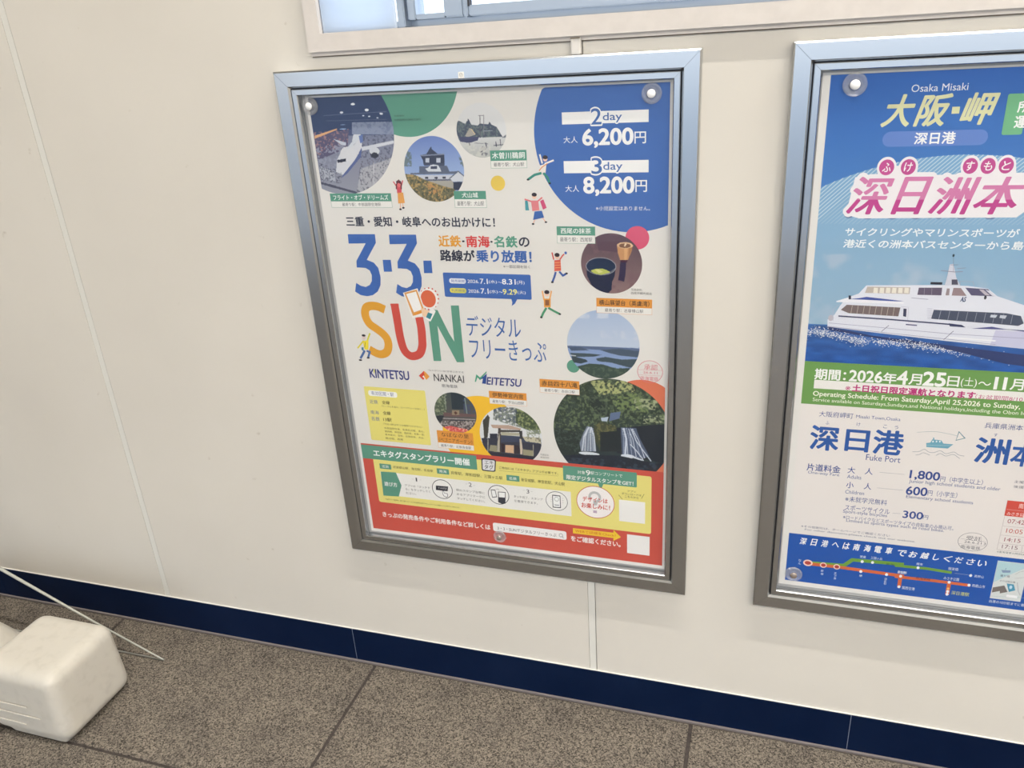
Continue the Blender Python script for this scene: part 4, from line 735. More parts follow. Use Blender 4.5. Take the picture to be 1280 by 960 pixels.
RIGHT=[
('G','sky_sea_print','blue sky and sea picture background'),
('BG',713.0,506.8,432.2),
('G','hatched_disc','pale hatched disc printed behind the title'),
('HATCH',217.7,615.9,484.9,245.6),
('G','green_band','green band with the sailing period'),
('R',0.0,506.8,713.0,595.4,(108,154,82),0),
('R',0.0,595.4,713.0,893.1,(229,223,219),0),
('R',20.1,543.9,713.0,561.8,(236,232,228),0),
('T','期間：',20.0,74.4,531.9,21.4,(243,242,240),0.03,0,{}),
('T','2026',80.9,137.3,531.2,21.9,(243,242,240),0.035,0,{}),
('T','年',139.0,161.2,531.8,21.0,(243,242,240),0.03,0,{}),
('T','4',162.6,179.8,529.4,26.8,(243,242,240),0.05,0,{}),
('T','月',182.6,203.5,531.4,20.8,(243,242,240),0.025,0,{}),
('T','25',206.3,242.3,528.9,26.5,(243,242,240),0.05,0,{}),
('T','日',246.0,264.8,531.0,19.8,(243,242,240),0.02,0,{}),
('T','(土)',267.9,293.5,531.4,20.4,(243,242,240),0.0,0,{}),
('T','～',296.0,315.9,531.8,7.3,(243,242,240),0.02,0,{}),
('T','1',321.2,326.3,529.6,23.8,(243,242,240),0.07,0,{}),
('T','1',335.4,340.4,529.5,23.8,(243,242,240),0.07,0,{}),
('T','月',346.7,367.1,530.1,20.8,(243,242,240),0.025,0,{}),
('T','※',76.0,85.2,557.4,8.5,(186,52,120),0.01,0,{}),
('T','土日祝日限定運航となります',88.4,294.7,556.1,14.3,(186,52,120),0.045,0,{}),
('T','（お盆期間8/10',295.2,370.3,558.0,9.5,(186,52,120),0.015,0,{}),
('T','Operating Schedule: From Saturday,April 25,2026 to Sunday,',20.2,369.1,573.8,12.9,(240,240,225),0.03,0,{}),
('T','Service available on Saturdays,Sundays,and National holidays,including the Obon h',20.5,376.5,586.2,9.5,(240,240,225),0.015,0,{}),
('G','title_lettering','pale yellow and magenta title lettering'),
('T','Osaka Misaki',123.5,205.3,25.8,11.3,(225,228,232),0.005,0,{}),
('T','大',84.6,131.5,59.5,48.2,(216,216,168),0.03,0.28,{}),
('T','阪',133.7,184.8,60.3,47.7,(216,216,168),0.03,0.28,{}),
('R',186.7,56.1,197.8,66.7,(216,216,168),0),
('T','岬',200.9,251.2,60.2,46.9,(216,216,168),0.03,0.28,{}),
('R',89.2,92.0,244.7,116.4,(98,130,198),12),
('T','深日港',137.9,197.7,103.8,18.3,(243,242,240),0.03,0,{}),
('T','深',46.3,114.0,196.8,63.5,(96,120,160),0.05,0.3,{'grow': 0.11,'dx': 1.2,'dy': 1.8}),
('T','日',115.7,173.0,197.1,62.7,(96,120,160),0.05,0.3,{'grow': 0.11,'dx': 1.2,'dy': 1.8}),
('T','洲',173.2,244.2,197.3,61.8,(96,120,160),0.05,0.3,{'grow': 0.11,'dx': 1.2,'dy': 1.8}),
('T','本',240.3,309.3,197.5,60.9,(96,120,160),0.05,0.3,{'grow': 0.11,'dx': 1.2,'dy': 1.8}),
('T','深',46.2,114.0,196.2,63.5,(236,232,234),0.05,0.3,{'grow': 0.11}),
('T','日',115.6,172.9,196.4,62.7,(236,232,234),0.05,0.3,{'grow': 0.11}),
('T','洲',173.1,244.1,196.6,61.8,(236,232,234),0.05,0.3,{'grow': 0.11}),
('T','本',240.3,309.2,196.9,60.9,(236,232,234),0.05,0.3,{'grow': 0.11}),
('P',[(44.9,229.3),(53.5,165.4),(307.1,160.5),(317.6,222.2),(306.0,233.0),(66.7,235.8)],(236,232,234)),
('E',100.9,149.8,15.0,17.4,(236,232,234),0.0),
('E',134.0,149.7,14.8,17.3,(236,232,234),0.0),
('E',226.1,149.1,14.2,17.0,(236,232,234),0.0),
('E',251.9,149.5,14.1,16.9,(236,232,234),0.0),
('E',277.9,149.2,13.9,16.8,(236,232,234),0.0),
('P',[(89.1,168.9),(86.7,147.2),(147.4,148.0),(150.2,169.5)],(236,232,234)),
('P',[(215.5,170.1),(212.4,148.9),(292.1,150.0),(295.6,170.8)],(236,232,234)),
('E',100.9,149.8,11.6,13.0,(190,72,140),0.0),
('T','ふ',94.5,107.2,149.8,14.8,(243,242,240),0.02,0.15,{}),
('E',134.0,149.7,11.4,12.9,(190,72,140),0.0),
('T','け',127.8,140.3,149.7,14.7,(243,242,240),0.02,0.15,{}),
('E',226.1,149.1,10.9,12.7,(190,72,140),0.0),
('T','す',220.1,232.1,149.1,14.4,(243,242,240),0.02,0.15,{}),
('E',251.9,149.5,10.8,12.7,(190,72,140),0.0),
('T','も',246.0,257.9,149.5,14.3,(243,242,240),0.02,0.15,{}),
('E',277.9,149.2,10.7,12.6,(190,72,140),0.0),
('T','と',272.0,283.8,149.2,14.2,(243,242,240),0.02,0.15,{}),
('T','深',46.3,114.0,196.8,62.3,(206,122,168),0.04,0.3,{'split': (0.62,(186,58,135))}),
('T','日',117.2,173.0,197.1,61.4,(206,122,168),0.04,0.3,{'split': (0.62,(186,58,135))}),
('T','洲',174.6,244.2,197.3,60.6,(206,122,168),0.04,0.3,{'split': (0.62,(186,58,135))}),
('T','本',240.9,309.3,197.5,59.7,(206,122,168),0.04,0.3,{'split': (0.62,(186,58,135))}),
('R',263.0,39.3,291.7,101.4,(112,178,130),3),
('T','運',278.7,296.3,82.0,17.6,(243,242,240),0.03,0,{}),
('T','所',279.6,296.3,59.2,16.8,(243,242,240),0.03,0,{}),
('T','サイクリングやマリンスポーツが',47.3,315.0,259.2,14.1,(238,241,246),0.025,0.1,{}),
('T','港近くの洲本バスセンターから島',46.3,324.6,280.2,14.3,(238,241,246),0.025,0.1,{}),
('G','ferry_picture','printed picture of a white high speed passenger ferry'),
('FOAM',[(-1.9,448.3),(40.7,449.9),(89.9,460.3),(153.0,462.4),(199.8,467.0),(261.1,474.3),(329.9,481.0),(365.1,484.1)],9.0),
('P',[(33.6,435.6),(110.9,450.0),(232.4,461.6),(360.4,473.9),(364.0,494.8),(331.6,491.6),(245.8,471.6),(120.9,455.0),(36.8,442.8)],(44,60,108)),
('P',[(32.4,422.9),(42.2,413.4),(135.6,420.1),(239.5,427.6),(352.8,429.1),(358.5,462.4),(231.3,453.8),(110.2,443.5),(33.6,436.3)],(222,224,234)),
('P',[(307.2,429.6),(352.8,429.1),(358.5,462.4),(302.9,457.8)],(198,198,222)),
('P',[(42.3,415.2),(51.6,395.0),(59.7,380.5),(80.6,371.0),(91.4,355.6),(217.0,351.1),(253.4,351.7),(284.1,355.7),(300.3,368.6),(345.1,383.7),(353.1,430.8),(239.7,428.7),(135.7,420.8)],(222,224,234)),
('P',[(44.4,386.4),(59.7,380.5),(155.9,384.7),(156.2,387.5),(44.6,388.5)],(236,236,242)),
('P',[(93.2,357.7),(163.0,356.9),(163.1,369.2),(90.4,369.6)],(190,180,172)),
('P',[(104.1,359.4),(110.9,359.5),(111.4,369.6),(104.0,369.1)],(232,226,214)),
('P',[(114.2,359.1),(121.0,359.2),(121.5,369.3),(114.1,368.8)],(232,226,214)),
('P',[(124.3,358.8),(131.0,358.9),(131.5,368.9),(124.2,368.5)],(232,226,214)),
('P',[(134.3,358.5),(140.9,358.6),(141.5,368.6),(134.2,368.1)],(232,226,214)),
('P',[(144.2,358.2),(150.9,358.3),(151.5,368.2),(144.2,367.8)],(232,226,214)),
('P',[(154.1,357.8),(160.8,358.0),(161.4,367.9),(154.1,367.5)],(232,226,214)),
('P',[(176.5,357.1),(213.3,356.0),(213.8,369.9),(175.8,370.2)],(98,88,108)),
('L',[(185.5,357.5),(186.4,369.1)],0.59,(150,145,160),0),
('L',[(197.3,357.2),(198.3,369.4)],0.59,(150,145,160),0),
('P',[(220.8,357.1),(225.2,357.0),(226.0,369.5),(220.2,369.7)],(150,135,140)),
('P',[(230.8,355.8),(242.4,355.7),(253.1,369.5),(229.9,369.7)],(150,130,135)),
('P',[(249.0,354.9),(284.2,356.4),(296.1,368.7),(280.4,368.6),(260.2,368.3)],(92,88,118)),
('P',[(270.0,356.9),(277.2,357.6),(288.7,367.3),(281.6,367.5)],(190,180,190)),
('P',[(280.1,357.5),(287.5,359.6),(297.5,368.7),(292.3,368.2)],(215,215,225)),
('P',[(64.5,382.1),(81.5,379.7),(93.7,376.8),(155.7,382.6),(143.6,383.4),(88.0,382.3)],(66,84,158)),
('P',[(63.8,375.1),(67.9,375.3),(68.7,382.3),(64.6,382.5)],(44,48,70)),
('P',[(62.5,392.8),(151.6,394.7),(150.0,411.3),(67.2,408.7),(53.3,402.8)],(118,104,104)),
('L',[(72.0,393.5),(71.0,408.6)],0.78,(190,180,168),0),
('L',[(82.0,393.7),(81.1,408.8)],0.78,(190,180,168),0),
('L',[(92.1,393.9),(91.2,409.1)],0.78,(190,180,168),0),
('L',[(102.0,394.1),(101.2,409.4)],0.77,(190,180,168),0),
('L',[(112.0,394.2),(111.2,409.7)],0.77,(190,180,168),0),
('L',[(121.9,394.4),(121.2,410.0)],0.77,(190,180,168),0),
('L',[(131.8,394.6),(131.1,410.3)],0.76,(190,180,168),0),
('L',[(141.6,394.8),(141.0,410.6)],0.76,(190,180,168),0),
('P',[(156.7,396.2),(161.9,396.7),(162.9,411.8),(157.8,410.6)],(60,64,90)),
('L',[(152.3,392.9),(164.6,393.4),(166.2,418.7)],0.61,(190,190,205),0),
('P',[(205.5,396.7),(317.9,398.3),(341.2,402.4),(347.7,415.7),(340.0,420.5),(314.1,418.9),(203.3,413.5)],(72,80,100)),
('L',[(217.0,397.6),(215.6,414.0)],0.74,(150,155,170),0),
('L',[(231.2,397.9),(230.0,414.5)],0.73,(150,155,170),0),
('L',[(245.4,398.1),(244.3,415.0)],0.73,(150,155,170),0),
('L',[(259.4,398.4),(258.4,415.5)],0.73,(150,155,170),0),
('L',[(273.4,398.6),(272.5,415.9)],0.72,(150,155,170),0),
('L',[(287.3,398.8),(286.6,416.4)],0.72,(150,155,170),0),
('L',[(301.2,399.1),(300.5,416.9)],0.71,(150,155,170),0),
('L',[(314.9,399.3),(314.4,417.3)],0.71,(150,155,170),0),
('L',[(328.6,399.6),(328.2,417.8)],0.7,(150,155,170),0),
('P',[(295.6,401.9),(305.7,402.2),(303.6,407.4),(294.9,406.7)],(200,205,215)),
('P',[(309.9,402.0),(320.0,402.6),(318.1,408.5),(309.3,407.1)],(200,205,215)),
('L',[(50.3,414.8),(135.3,417.6),(235.9,422.5)],2.55,(58,64,100),0),
('P',[(232.6,420.6),(253.6,422.8),(260.1,427.0),(234.9,426.1)],(58,64,100)),
('P',[(269.2,428.7),(300.4,423.7),(321.2,427.2),(353.1,430.8),(352.6,428.1),(321.3,428.2)],(82,84,140)),
('L',[(35.5,428.9),(137.3,434.3),(235.4,440.2),(355.1,442.8)],0.8,(150,150,180),0),
('L',[(34.5,435.5),(138.4,443.6),(242.9,451.1),(311.4,456.6)],0.97,(158,158,184),0),
('L',[(136.7,428.9),(125.6,441.3)],0.92,(90,92,120),0),
('L',[(242.0,434.5),(228.6,451.9)],0.89,(90,92,120),0),
('L',[(236.3,447.2),(310.3,449.6)],2.38,(238,238,244),0),
('L',[(166.9,376.0),(194.1,377.8)],0.9,(140,140,165),0),
('L',[(164.0,425.9),(182.4,426.8)],2.13,(90,90,130),0),
('L',[(194.8,394.7),(202.3,394.7)],0.54,(150,150,175),0),
('L',[(195.2,397.8),(202.7,397.8)],0.54,(150,150,175),0),
('L',[(195.6,400.9),(203.1,401.0)],0.54,(150,150,175),0),
('L',[(196.0,404.0),(203.5,404.1)],0.54,(150,150,175),0),
('L',[(196.5,407.2),(204.0,407.2)],0.54,(150,150,175),0),
('L',[(196.9,410.3),(204.4,410.3)],0.54,(150,150,175),0),
('L',[(197.3,413.4),(204.8,413.4)],0.54,(150,150,175),0),
('P',[(216.5,351.8),(218.1,337.7),(219.2,314.4),(224.7,312.9),(232.5,337.3),(240.3,351.1)],(206,208,220)),
('P',[(225.8,340.8),(234.4,340.5),(237.2,349.8),(227.1,350.1)],(82,80,98)),
('L',[(207.0,325.3),(228.2,327.4),(241.0,326.4)],1.16,(140,138,156),0),
('L',[(220.7,315.0),(232.2,314.7)],0.86,(130,130,150),0),
('L',[(231.7,321.3),(244.9,319.7)],0.86,(140,138,156),0),
('L',[(223.1,301.1),(226.8,327.4)],0.57,(120,125,145),0),
('E',222.7,298.5,1.7,2.6,(50,70,80),0.0),
('R',193.8,346.2,212.2,350.5,(44,46,60),0),
('L',[(240.3,351.1),(239.2,343.8),(259.4,343.8),(262.0,351.4)],0.58,(170,165,180),0),
('E',282.2,371.2,2.0,3.7,(44,48,60),0.0),
('T','AS',244.5,253.2,375.8,8.8,(48,66,110),0.05,0.2,{}),
('E',37.9,419.0,4.5,5.8,(190,185,195),0.0),
('L',[(42.2,424.2),(40.2,402.6),(51.2,391.5)],0.64,(180,180,200),0),
('T','ー',-19.3,-19.0,232.2,0.3,(243,242,240),0,0,{}),
('FOAM',[(-5.5,444.8),(24.1,446.3),(63.8,456.1),(99.7,463.4)],12.0),
('FOAM',[(121.7,462.2),(165.0,458.8),(202.3,463.3),(233.6,470.5)],7.0),
('G','route_lettering','blue port names fares and small route drawing'),
('T','大阪府岬町',34.8,95.8,614.5,11.9,(46,72,140),0.01,0,{}),
('T','Misaki Town,Osaka',101.0,178.1,615.2,7.8,(70,90,150),0,0,{}),
('T','深',23.8,74.0,666.7,51.1,(42,88,160),0.034,0,{}),
('T','日',87.8,128.4,666.7,45.3,(42,88,160),0.034,0,{}),
('T','港',137.8,188.3,665.0,49.9,(42,88,160),0.034,0,{}),
('T','ふ',47.9,54.6,632.8,7.2,(46,72,140),0,0,{}),
('T','け',103.5,110.1,631.1,7.1,(46,72,140),0,0,{}),
('T','こ',150.4,156.9,631.6,7.1,(46,72,140),0,0,{}),
('T','う',170.0,176.4,631.8,7.1,(46,72,140),0,0,{}),
('T','Fuke Port',127.5,188.5,700.4,13.0,(46,72,140),0.015,0,{}),
('T','片道料金',21.9,84.4,733.3,16.0,(46,72,140),0.015,0,{}),
('T','One-way Fare',25.0,83.3,746.2,8.5,(80,98,150),0,0,{}),
('T','大',97.5,111.1,731.9,14.2,(46,72,140),0.01,0,{}),
('T','人',128.7,143.2,731.1,14.1,(46,72,140),0.01,0,{}),
('T','Adults',97.9,123.8,746.8,8.4,(80,98,150),0,0,{}),
('L',[(155.0,731.0),(199.8,731.0)],0.5,(130,135,150),0),
('T','小',98.1,111.8,765.8,14.4,(46,72,140),0.01,0,{}),
('T','人',130.6,144.1,764.8,14.3,(46,72,140),0.01,0,{}),
('T','Children',97.9,132.6,781.6,8.5,(80,98,150),0,0,{}),
('L',[(153.8,766.2),(200.8,766.1)],0.5,(130,135,150),0),
('T','1,800',208.8,260.5,730.3,20.3,(46,72,140),0.03,0,{}),
('T','円（中学生以上）',262.1,334.1,733.3,12.1,(46,72,140),0.005,0,{}),
('T','Junior high school students and older',209.1,365.0,745.2,9.7,(70,88,145),0,0,{}),
('T','600',206.8,243.5,765.2,18.2,(46,72,140),0.03,0,{}),
('T','円（小学生）',244.8,295.5,766.2,12.3,(46,72,140),0.005,0,{}),
('T','Elementary school students',208.3,324.7,780.1,9.1,(70,88,145),0,0,{}),
('T','※未就学児無料',99.5,175.9,797.9,12.8,(46,72,140),0.015,0,{}),
('T','スポーツサイクル',100.8,183.2,817.6,13.0,(46,72,140),0.01,0,{}),
('T','Sport-style bicycles',98.2,179.5,828.3,9.6,(70,88,145),0,0,{}),
('L',[(188.8,820.0),(202.9,819.4)],0.51,(130,135,150),0),
('T','300',207.5,243.0,819.9,16.2,(46,72,140),0.03,0,{}),
('T','円',243.5,252.6,821.8,9.3,(46,72,140),0,0,{}),
('T','※ロードバイクなどスポーツタイプの自転車のみ積込可。',99.5,299.6,840.6,9.5,(70,88,145),0,0,{}),
('T','Limited to sports types such as road bikes.',106.3,284.3,848.9,8.7,(70,88,145),0,0,{}),
('T','※その他割引は、ホームページでご確認ください',22.2,189.9,873.2,5.7,(90,98,130),0,0,{}),
('T','For other discounts,please check out our website.',29.7,237.5,881.0,5.2,(90,98,130),0,0,{}),
('L',[(209.2,638.6),(237.5,634.5),(257.9,636.3),(275.0,639.3),(290.6,643.7)],0.51,(110,145,155),1),
('P',[(278.6,629.6),(292.2,643.5),(276.1,650.3)],(110,145,155)),
('P',[(279.7,632.6),(289.2,643.2),(277.1,648.3)],(229,223,219)),
('P',[(227.8,659.7),(234.7,657.9),(237.2,650.9),(252.4,651.6),(256.7,657.9),(273.5,657.9),(265.6,667.6),(229.2,668.1)],(110,165,185)),
('L',[(228.7,663.8),(271.4,661.1)],0.51,(190,210,215),0),
('L',[(238.8,647.0),(239.4,651.1)],2.01,(110,165,185),0),
('E',238.9,655.4,1.3,1.9,(225,230,230),0.0),
('E',244.8,654.8,1.3,1.9,(225,230,230),0.0),
('E',250.3,654.3,1.3,1.9,(225,230,230),0.0),
('L',[(206.8,680.4),(217.8,678.9),(226.5,673.2),(234.8,678.2),(243.4,678.4),(253.8,673.5),(263.8,678.8),(276.6,673.9),(285.7,679.3),(295.1,680.7)],0.69,(110,125,140),1),
('L',[(212.8,686.9),(220.2,684.6),(225.7,680.6),(237.4,684.6)],0.69,(110,125,140),1),
('L',[(247.6,684.4),(254.6,679.4),(264.5,683.7),(276.5,679.2),(288.5,686.9)],0.68,(110,125,140),1),
('T','兵庫県洲本',319.0,380.5,614.1,11.6,(46,72,140),0.01,0,{}),
('T','す',336.6,342.4,632.1,6.5,(46,72,140),0,0,{}),
('T','洲',312.2,365.7,665.4,50.5,(42,88,160),0.032,0,{}),
('T','本',371.1,409.6,667.4,49.0,(42,88,160),0.032,0,{}),
('T','主催：',384.7,403.4,725.0,5.9,(90,90,110),0,0,{}),
('T','後援：',385.3,405.2,735.6,5.9,(90,90,110),0,0,{}),
('R',380.4,766.4,411.6,800.3,(205,78,66),0),
('L',[(382.0,785.9),(412.2,786.4)],0.33,(229,223,219),0),
('T','南海',400.9,416.9,775.9,10.7,(245,225,220),0.01,0,{}),
('T','みさき公園',384.1,418.5,794.7,7.4,(245,225,220),0.01,0,{}),
('T','07:42',387.9,416.3,811.3,9.6,(160,80,90),0,0,{}),
('T','10:05',389.1,416.6,832.4,9.7,(190,90,80),0,0,{}),
('T','14:15',389.1,416.6,852.6,8.9,(150,80,90),0,0,{}),
('T','17:15',387.7,414.4,869.0,8.6,(130,100,110),0,0,{}),
('L',[(381.3,802.0),(380.2,877.4)],0.33,(120,100,105),0),
('L',[(381.4,823.4),(418.4,822.7)],0.33,(120,100,105),0),
('L',[(381.3,843.8),(421.9,843.6)],0.33,(120,100,105),0),
('L',[(381.2,862.2),(425.0,861.9)],0.34,(120,100,105),0),
('L',[(380.2,877.8),(427.6,877.1)],0.34,(120,100,105),0),
('L',[(421.0,863.1),(421.8,877.5)],0.33,(120,100,105),0),
('T','※南海電車の時刻は',381.1,428.3,882.1,4.5,(90,110,110),0,0,{}),
('G','acceptance_stamp','oval black ink stamp above the blue strip'),
('E',336.8,866.4,25.7,21.2,(95,95,105),0.69),
('L',[(315.6,861.8),(359.9,863.0)],0.35,(95,95,105),0),
('L',[(313.5,873.8),(360.6,873.3)],0.35,(95,95,105),0),
('T','受託',324.7,351.7,858.2,10.4,(95,95,105),0.01,0,{}),
('T','26.6.21',322.5,352.4,867.5,5.5,(95,95,105),0,0,{}),
('T','南海電鉄',317.9,352.1,879.7,8.2,(95,95,105),0.015,0,{}),
('T','3',356.4,359.8,868.0,5.4,(95,95,105),0,0,{}),
('G','rail_map','blue strip with coloured railway route map'),
('R',0.0,893.1,713.0,1012.5,(28,84,168),0),
('T','深',22.5,35.7,909.6,16.1,(243,242,240),0.03,0.2,{}),
('T','日',43.5,56.6,909.5,16.1,(243,242,240),0.03,0.2,{}),
('T','港',64.4,77.4,909.4,16.0,(243,242,240),0.03,0.2,{}),
('T','へ',85.1,98.0,909.3,11.4,(243,242,240),0.03,0.2,{}),
('T','は',105.7,118.5,909.2,15.9,(243,242,240),0.03,0.2,{}),
('T','南',125.7,138.4,909.1,15.8,(243,242,240),0.03,0.2,{}),
('T','海',146.0,158.6,909.0,15.8,(243,242,240),0.03,0.2,{}),
('T','電',166.1,178.6,908.9,15.7,(243,242,240),0.03,0.2,{}),
('T','車',186.1,198.5,908.8,15.6,(243,242,240),0.03,0.2,{}),
('T','で',209.2,224.7,911.0,14.3,(243,242,240),0.03,0.2,{}),
('T','お',229.4,244.7,911.0,14.2,(243,242,240),0.03,0.2,{}),
('T','越',250.3,265.5,910.7,14.1,(243,242,240),0.03,0.2,{}),
('T','し',273.2,283.9,911.1,14.1,(243,242,240),0.03,0.2,{}),
('T','く',292.7,307.7,911.8,14.0,(243,242,240),0.03,0.2,{}),
('T','だ',312.0,326.8,911.9,14.0,(243,242,240),0.03,0.2,{}),
('T','さ',333.3,348.0,912.6,13.9,(243,242,240),0.03,0.2,{}),
('T','い',353.3,367.9,913.3,13.9,(243,242,240),0.03,0.2,{}),
('L',[(41.4,961.8),(112.5,957.6),(127.1,941.2),(223.4,937.6)],8.16,(112,158,62),0),
('L',[(41.6,964.1),(105.8,963.4),(226.9,965.9)],7.42,(208,104,62),0),
('L',[(221.0,968.0),(221.0,992.6)],6.93,(208,104,62),0),
('E',42.4,962.3,9.3,8.0,(240,205,190),0.0),
('E',42.4,962.3,6.3,4.7,(176,66,60),0.0),
('E',72.9,963.2,6.6,6.6,(240,205,190),0.0),
('E',72.9,963.2,4.6,4.2,(176,66,60),0.0),
('E',99.1,963.3,6.5,6.6,(240,205,190),0.0),
('E',99.1,963.3,4.5,4.2,(176,66,60),0.0),
('E',145.9,942.7,2.8,3.5,(240,240,240),0.0),
('E',165.4,941.9,2.8,3.4,(240,240,240),0.0),
('E',145.9,967.5,2.9,3.5,(240,240,240),0.0),
('E',194.7,967.2,2.8,3.5,(240,240,240),0.0),
('E',220.9,966.9,2.8,3.5,(240,240,240),0.0),
('E',220.7,993.2,2.8,3.5,(240,240,240),0.0),
('T','堺東',140.3,151.8,931.0,6.4,(225,232,242),0.01,0,{}),
('T','三国ヶ丘',161.1,182.6,930.5,6.3,(225,232,242),0.01,0,{}),
('T','堺',143.9,149.6,978.2,6.0,(225,232,242),0,0,{}),
('T','新',69.4,74.5,977.6,5.7,(225,232,242),0,0,{}),
('T','宿',69.7,74.8,985.5,5.7,(225,232,242),0,0,{}),
('T','天',95.4,100.4,980.1,5.6,(225,232,242),0,0,{}),
('T','下',95.6,100.7,986.7,5.7,(225,232,242),0,0,{}),
('T','茶',95.8,100.9,992.7,5.7,(225,232,242),0,0,{}),
('T','羽',191.6,196.4,978.4,5.5,(225,232,242),0,0,{}),
('T','衣',191.5,196.4,984.3,5.6,(225,232,242),0,0,{}),
('T','石',191.8,196.7,989.7,5.6,(225,232,242),0,0,{}),
('T','な',23.5,29.0,958.2,6.1,(225,232,242),0,0,{}),
('T','ん',23.2,28.7,965.9,6.1,(225,232,242),0,0,{}),
('T','泉佐野',213.9,229.2,956.8,6.4,(225,232,242),0.01,0,{}),
('T','南海高野線',190.9,229.0,941.3,5.4,(60,80,50),0.02,0,{}),
('L',[(207.4,942.5),(264.1,940.7),(311.3,943.3)],6.28,(112,158,62),0),
('L',[(210.5,969.2),(285.9,967.8),(347.9,968.3)],6.69,(208,104,62),0),
('L',[(220.6,967.5),(220.9,993.8)],6.66,(208,104,62),0),
('L',[(310.2,967.4),(310.3,997.5)],7.14,(208,104,62),0),
('L',[(316.8,943.8),(341.7,943.9)],0.53,(190,200,215),0),
('E',249.9,941.3,2.7,3.4,(240,240,240),0.0),
('E',345.0,944.8,2.6,3.3,(240,240,240),0.0),
('E',220.9,967.0,2.8,3.4,(240,240,240),0.0),
('E',220.9,993.3,2.8,3.5,(240,240,240),0.0),
('E',309.8,966.9,2.7,3.4,(240,240,240),0.0),
('E',345.6,968.0,2.6,3.4,(240,240,240),0.0),
('E',310.3,989.6,2.7,3.4,(240,240,240),0.0),
('E',310.2,996.6,2.7,3.4,(240,240,240),0.0),
('E',310.2,982.6,2.3,2.9,(240,190,110),0.0),
('T','橋本',245.7,257.5,932.1,6.2,(225,232,242),0.01,0,{}),
('T','極楽橋',303.7,321.6,934.1,7.1,(225,232,242),0.01,0,{}),
('T','高野山',351.5,367.8,944.7,6.1,(225,232,242),0.01,0,{}),
('T','南海本線',249.1,275.6,966.2,5.8,(100,50,40),0.02,0,{}),
('T','みさき公園',298.7,326.3,958.0,7.2,(225,232,242),0.01,0,{}),
('T','和歌山市',350.9,373.8,967.6,7.6,(225,232,242),0.01,0,{}),
('T','関西空港',227.0,250.4,994.1,7.9,(225,232,242),0.01,0,{}),
('T','深日港駅',317.2,349.0,991.0,9.2,(220,222,110),0.02,0,{}),
('T','泉佐野',214.3,231.3,957.3,6.8,(225,232,242),0.01,0,{}),
('R',386.0,902.3,439.4,992.6,(214,218,216),0),
('P',[(386.3,902.8),(432.0,903.1),(433.8,913.3),(408.2,934.1),(386.3,954.5)],(178,208,214)),
('P',[(387.3,966.4),(406.1,958.4),(414.1,972.7),(401.5,978.6),(400.6,972.7),(387.5,978.6)],(120,112,108)),
('P',[(409.5,953.0),(421.7,953.3),(426.5,966.9),(416.2,972.4)],(80,150,180)),
('E',417.7,960.7,2.6,4.3,(190,220,235),0.0),
('L',[(420.3,929.7),(426.9,922.7),(434.7,919.1)],0.51,(150,150,155),0),
('L',[(421.0,939.1),(437.3,934.0)],0.51,(150,150,155),0),
('L',[(426.8,947.7),(431.9,968.4),(436.9,977.2)],1.35,(180,182,186),0),
('P',[(395.2,923.1),(411.3,921.7),(411.3,926.9),(398.7,929.0)],(130,150,180)),
('L',[(401.9,922.0),(402.8,917.2)],1.02,(130,150,180),0),
('L',[(387.1,987.2),(445.4,981.8)],0.52,(150,180,190),0),
('R',413.5,979.0,432.4,984.8,(240,240,240),0),
('T','乗り場',395.7,411.9,936.2,5.6,(80,84,100),0,0,{}),
('T','のりば前広場',396.8,423.3,948.2,4.7,(80,84,100),0,0,{}),
('T','出港の10分前までに乗',386.0,447.4,999.5,7.2,(225,232,242),0.01,0,{}),
]
# ================================================================ THE ROOM
# floor: granite tiles with grout joints
floor = structure(box('floor', -3.2, 4.6, -4.6, .02, -.06, -.003, GROUT))
tile_me = {}
tx0 = -.0525; PX, PY = .8453, .43
for i in range(-4, 6):
    for j in range(0, 11):
        bm = bmesh.new(); add_box(bm, .0045, PX-.0045, -PY+.004, -.004, -.02, 0)
        if (0) not in tile_me:
            bmesh.ops.bevel(bm, geom=bm.edges[:], offset=.001, segments=1, affect='EDGES'); tile_me[0] = mesh_bm(bm)
            tile_me[0].materials.append(STONE)
        else: bm.free()
        o = bpy.data.objects.new('floor_tile', tile_me[0]); COL.objects.link(o); o.location = (tx0+i*PX, -.012-j*PY, 0); o.parent = floor
# joint filler strip along the baseboard
structure(box('trim_1', -3.1, 4.5, -.0118, -.0062, -.003, .0022, mat('floor_edge_sealant', (118, 112, 112), .7)))
# wall with the posters
WX0, WX1, WZ0, WZ1 = .052, 1.78, 1.578, 2.38        # window hole
wall = structure(empty('wall_back')); 
edges = [-3.2, -1.9803, -1.9623, -.727, -.709, .5433, .561, 1.8133, 1.8313, 3.0836, 3.1016, 4.6]
def panel(name, x0, x1, m, y0, y1):
    bm = bmesh.new()
    a, b2 = max(x0, WX0), min(x1, WX1)
    if a < b2:
        if x0 < a: add_box(bm, x0, a, y0, y1, 0, 6.1)
        if b2 < x1: add_box(bm, b2, x1, y0, y1, 0, 6.1)
        add_box(bm, a, b2, y0, y1, 0, WZ0); add_box(bm, a, b2, y0, y1, WZ1, 6.1)
    else: add_box(bm, x0, x1, y0, y1, 0, 6.1)
    return obj(name, mesh_bm(bm), m, wall)
for i in range(0, len(edges)-1, 2): panel('wall_panel', edges[i]+.0006, edges[i+1]-.0006, WALL, 0, .02)
for i in range(1, len(edges)-1, 2): panel('joint_seal', edges[i]+.0002, edges[i+1]-.0012, SEAL, .0007, .02)
panel('wall_core', -3.2, 4.6, JDARK, .0205, .1)
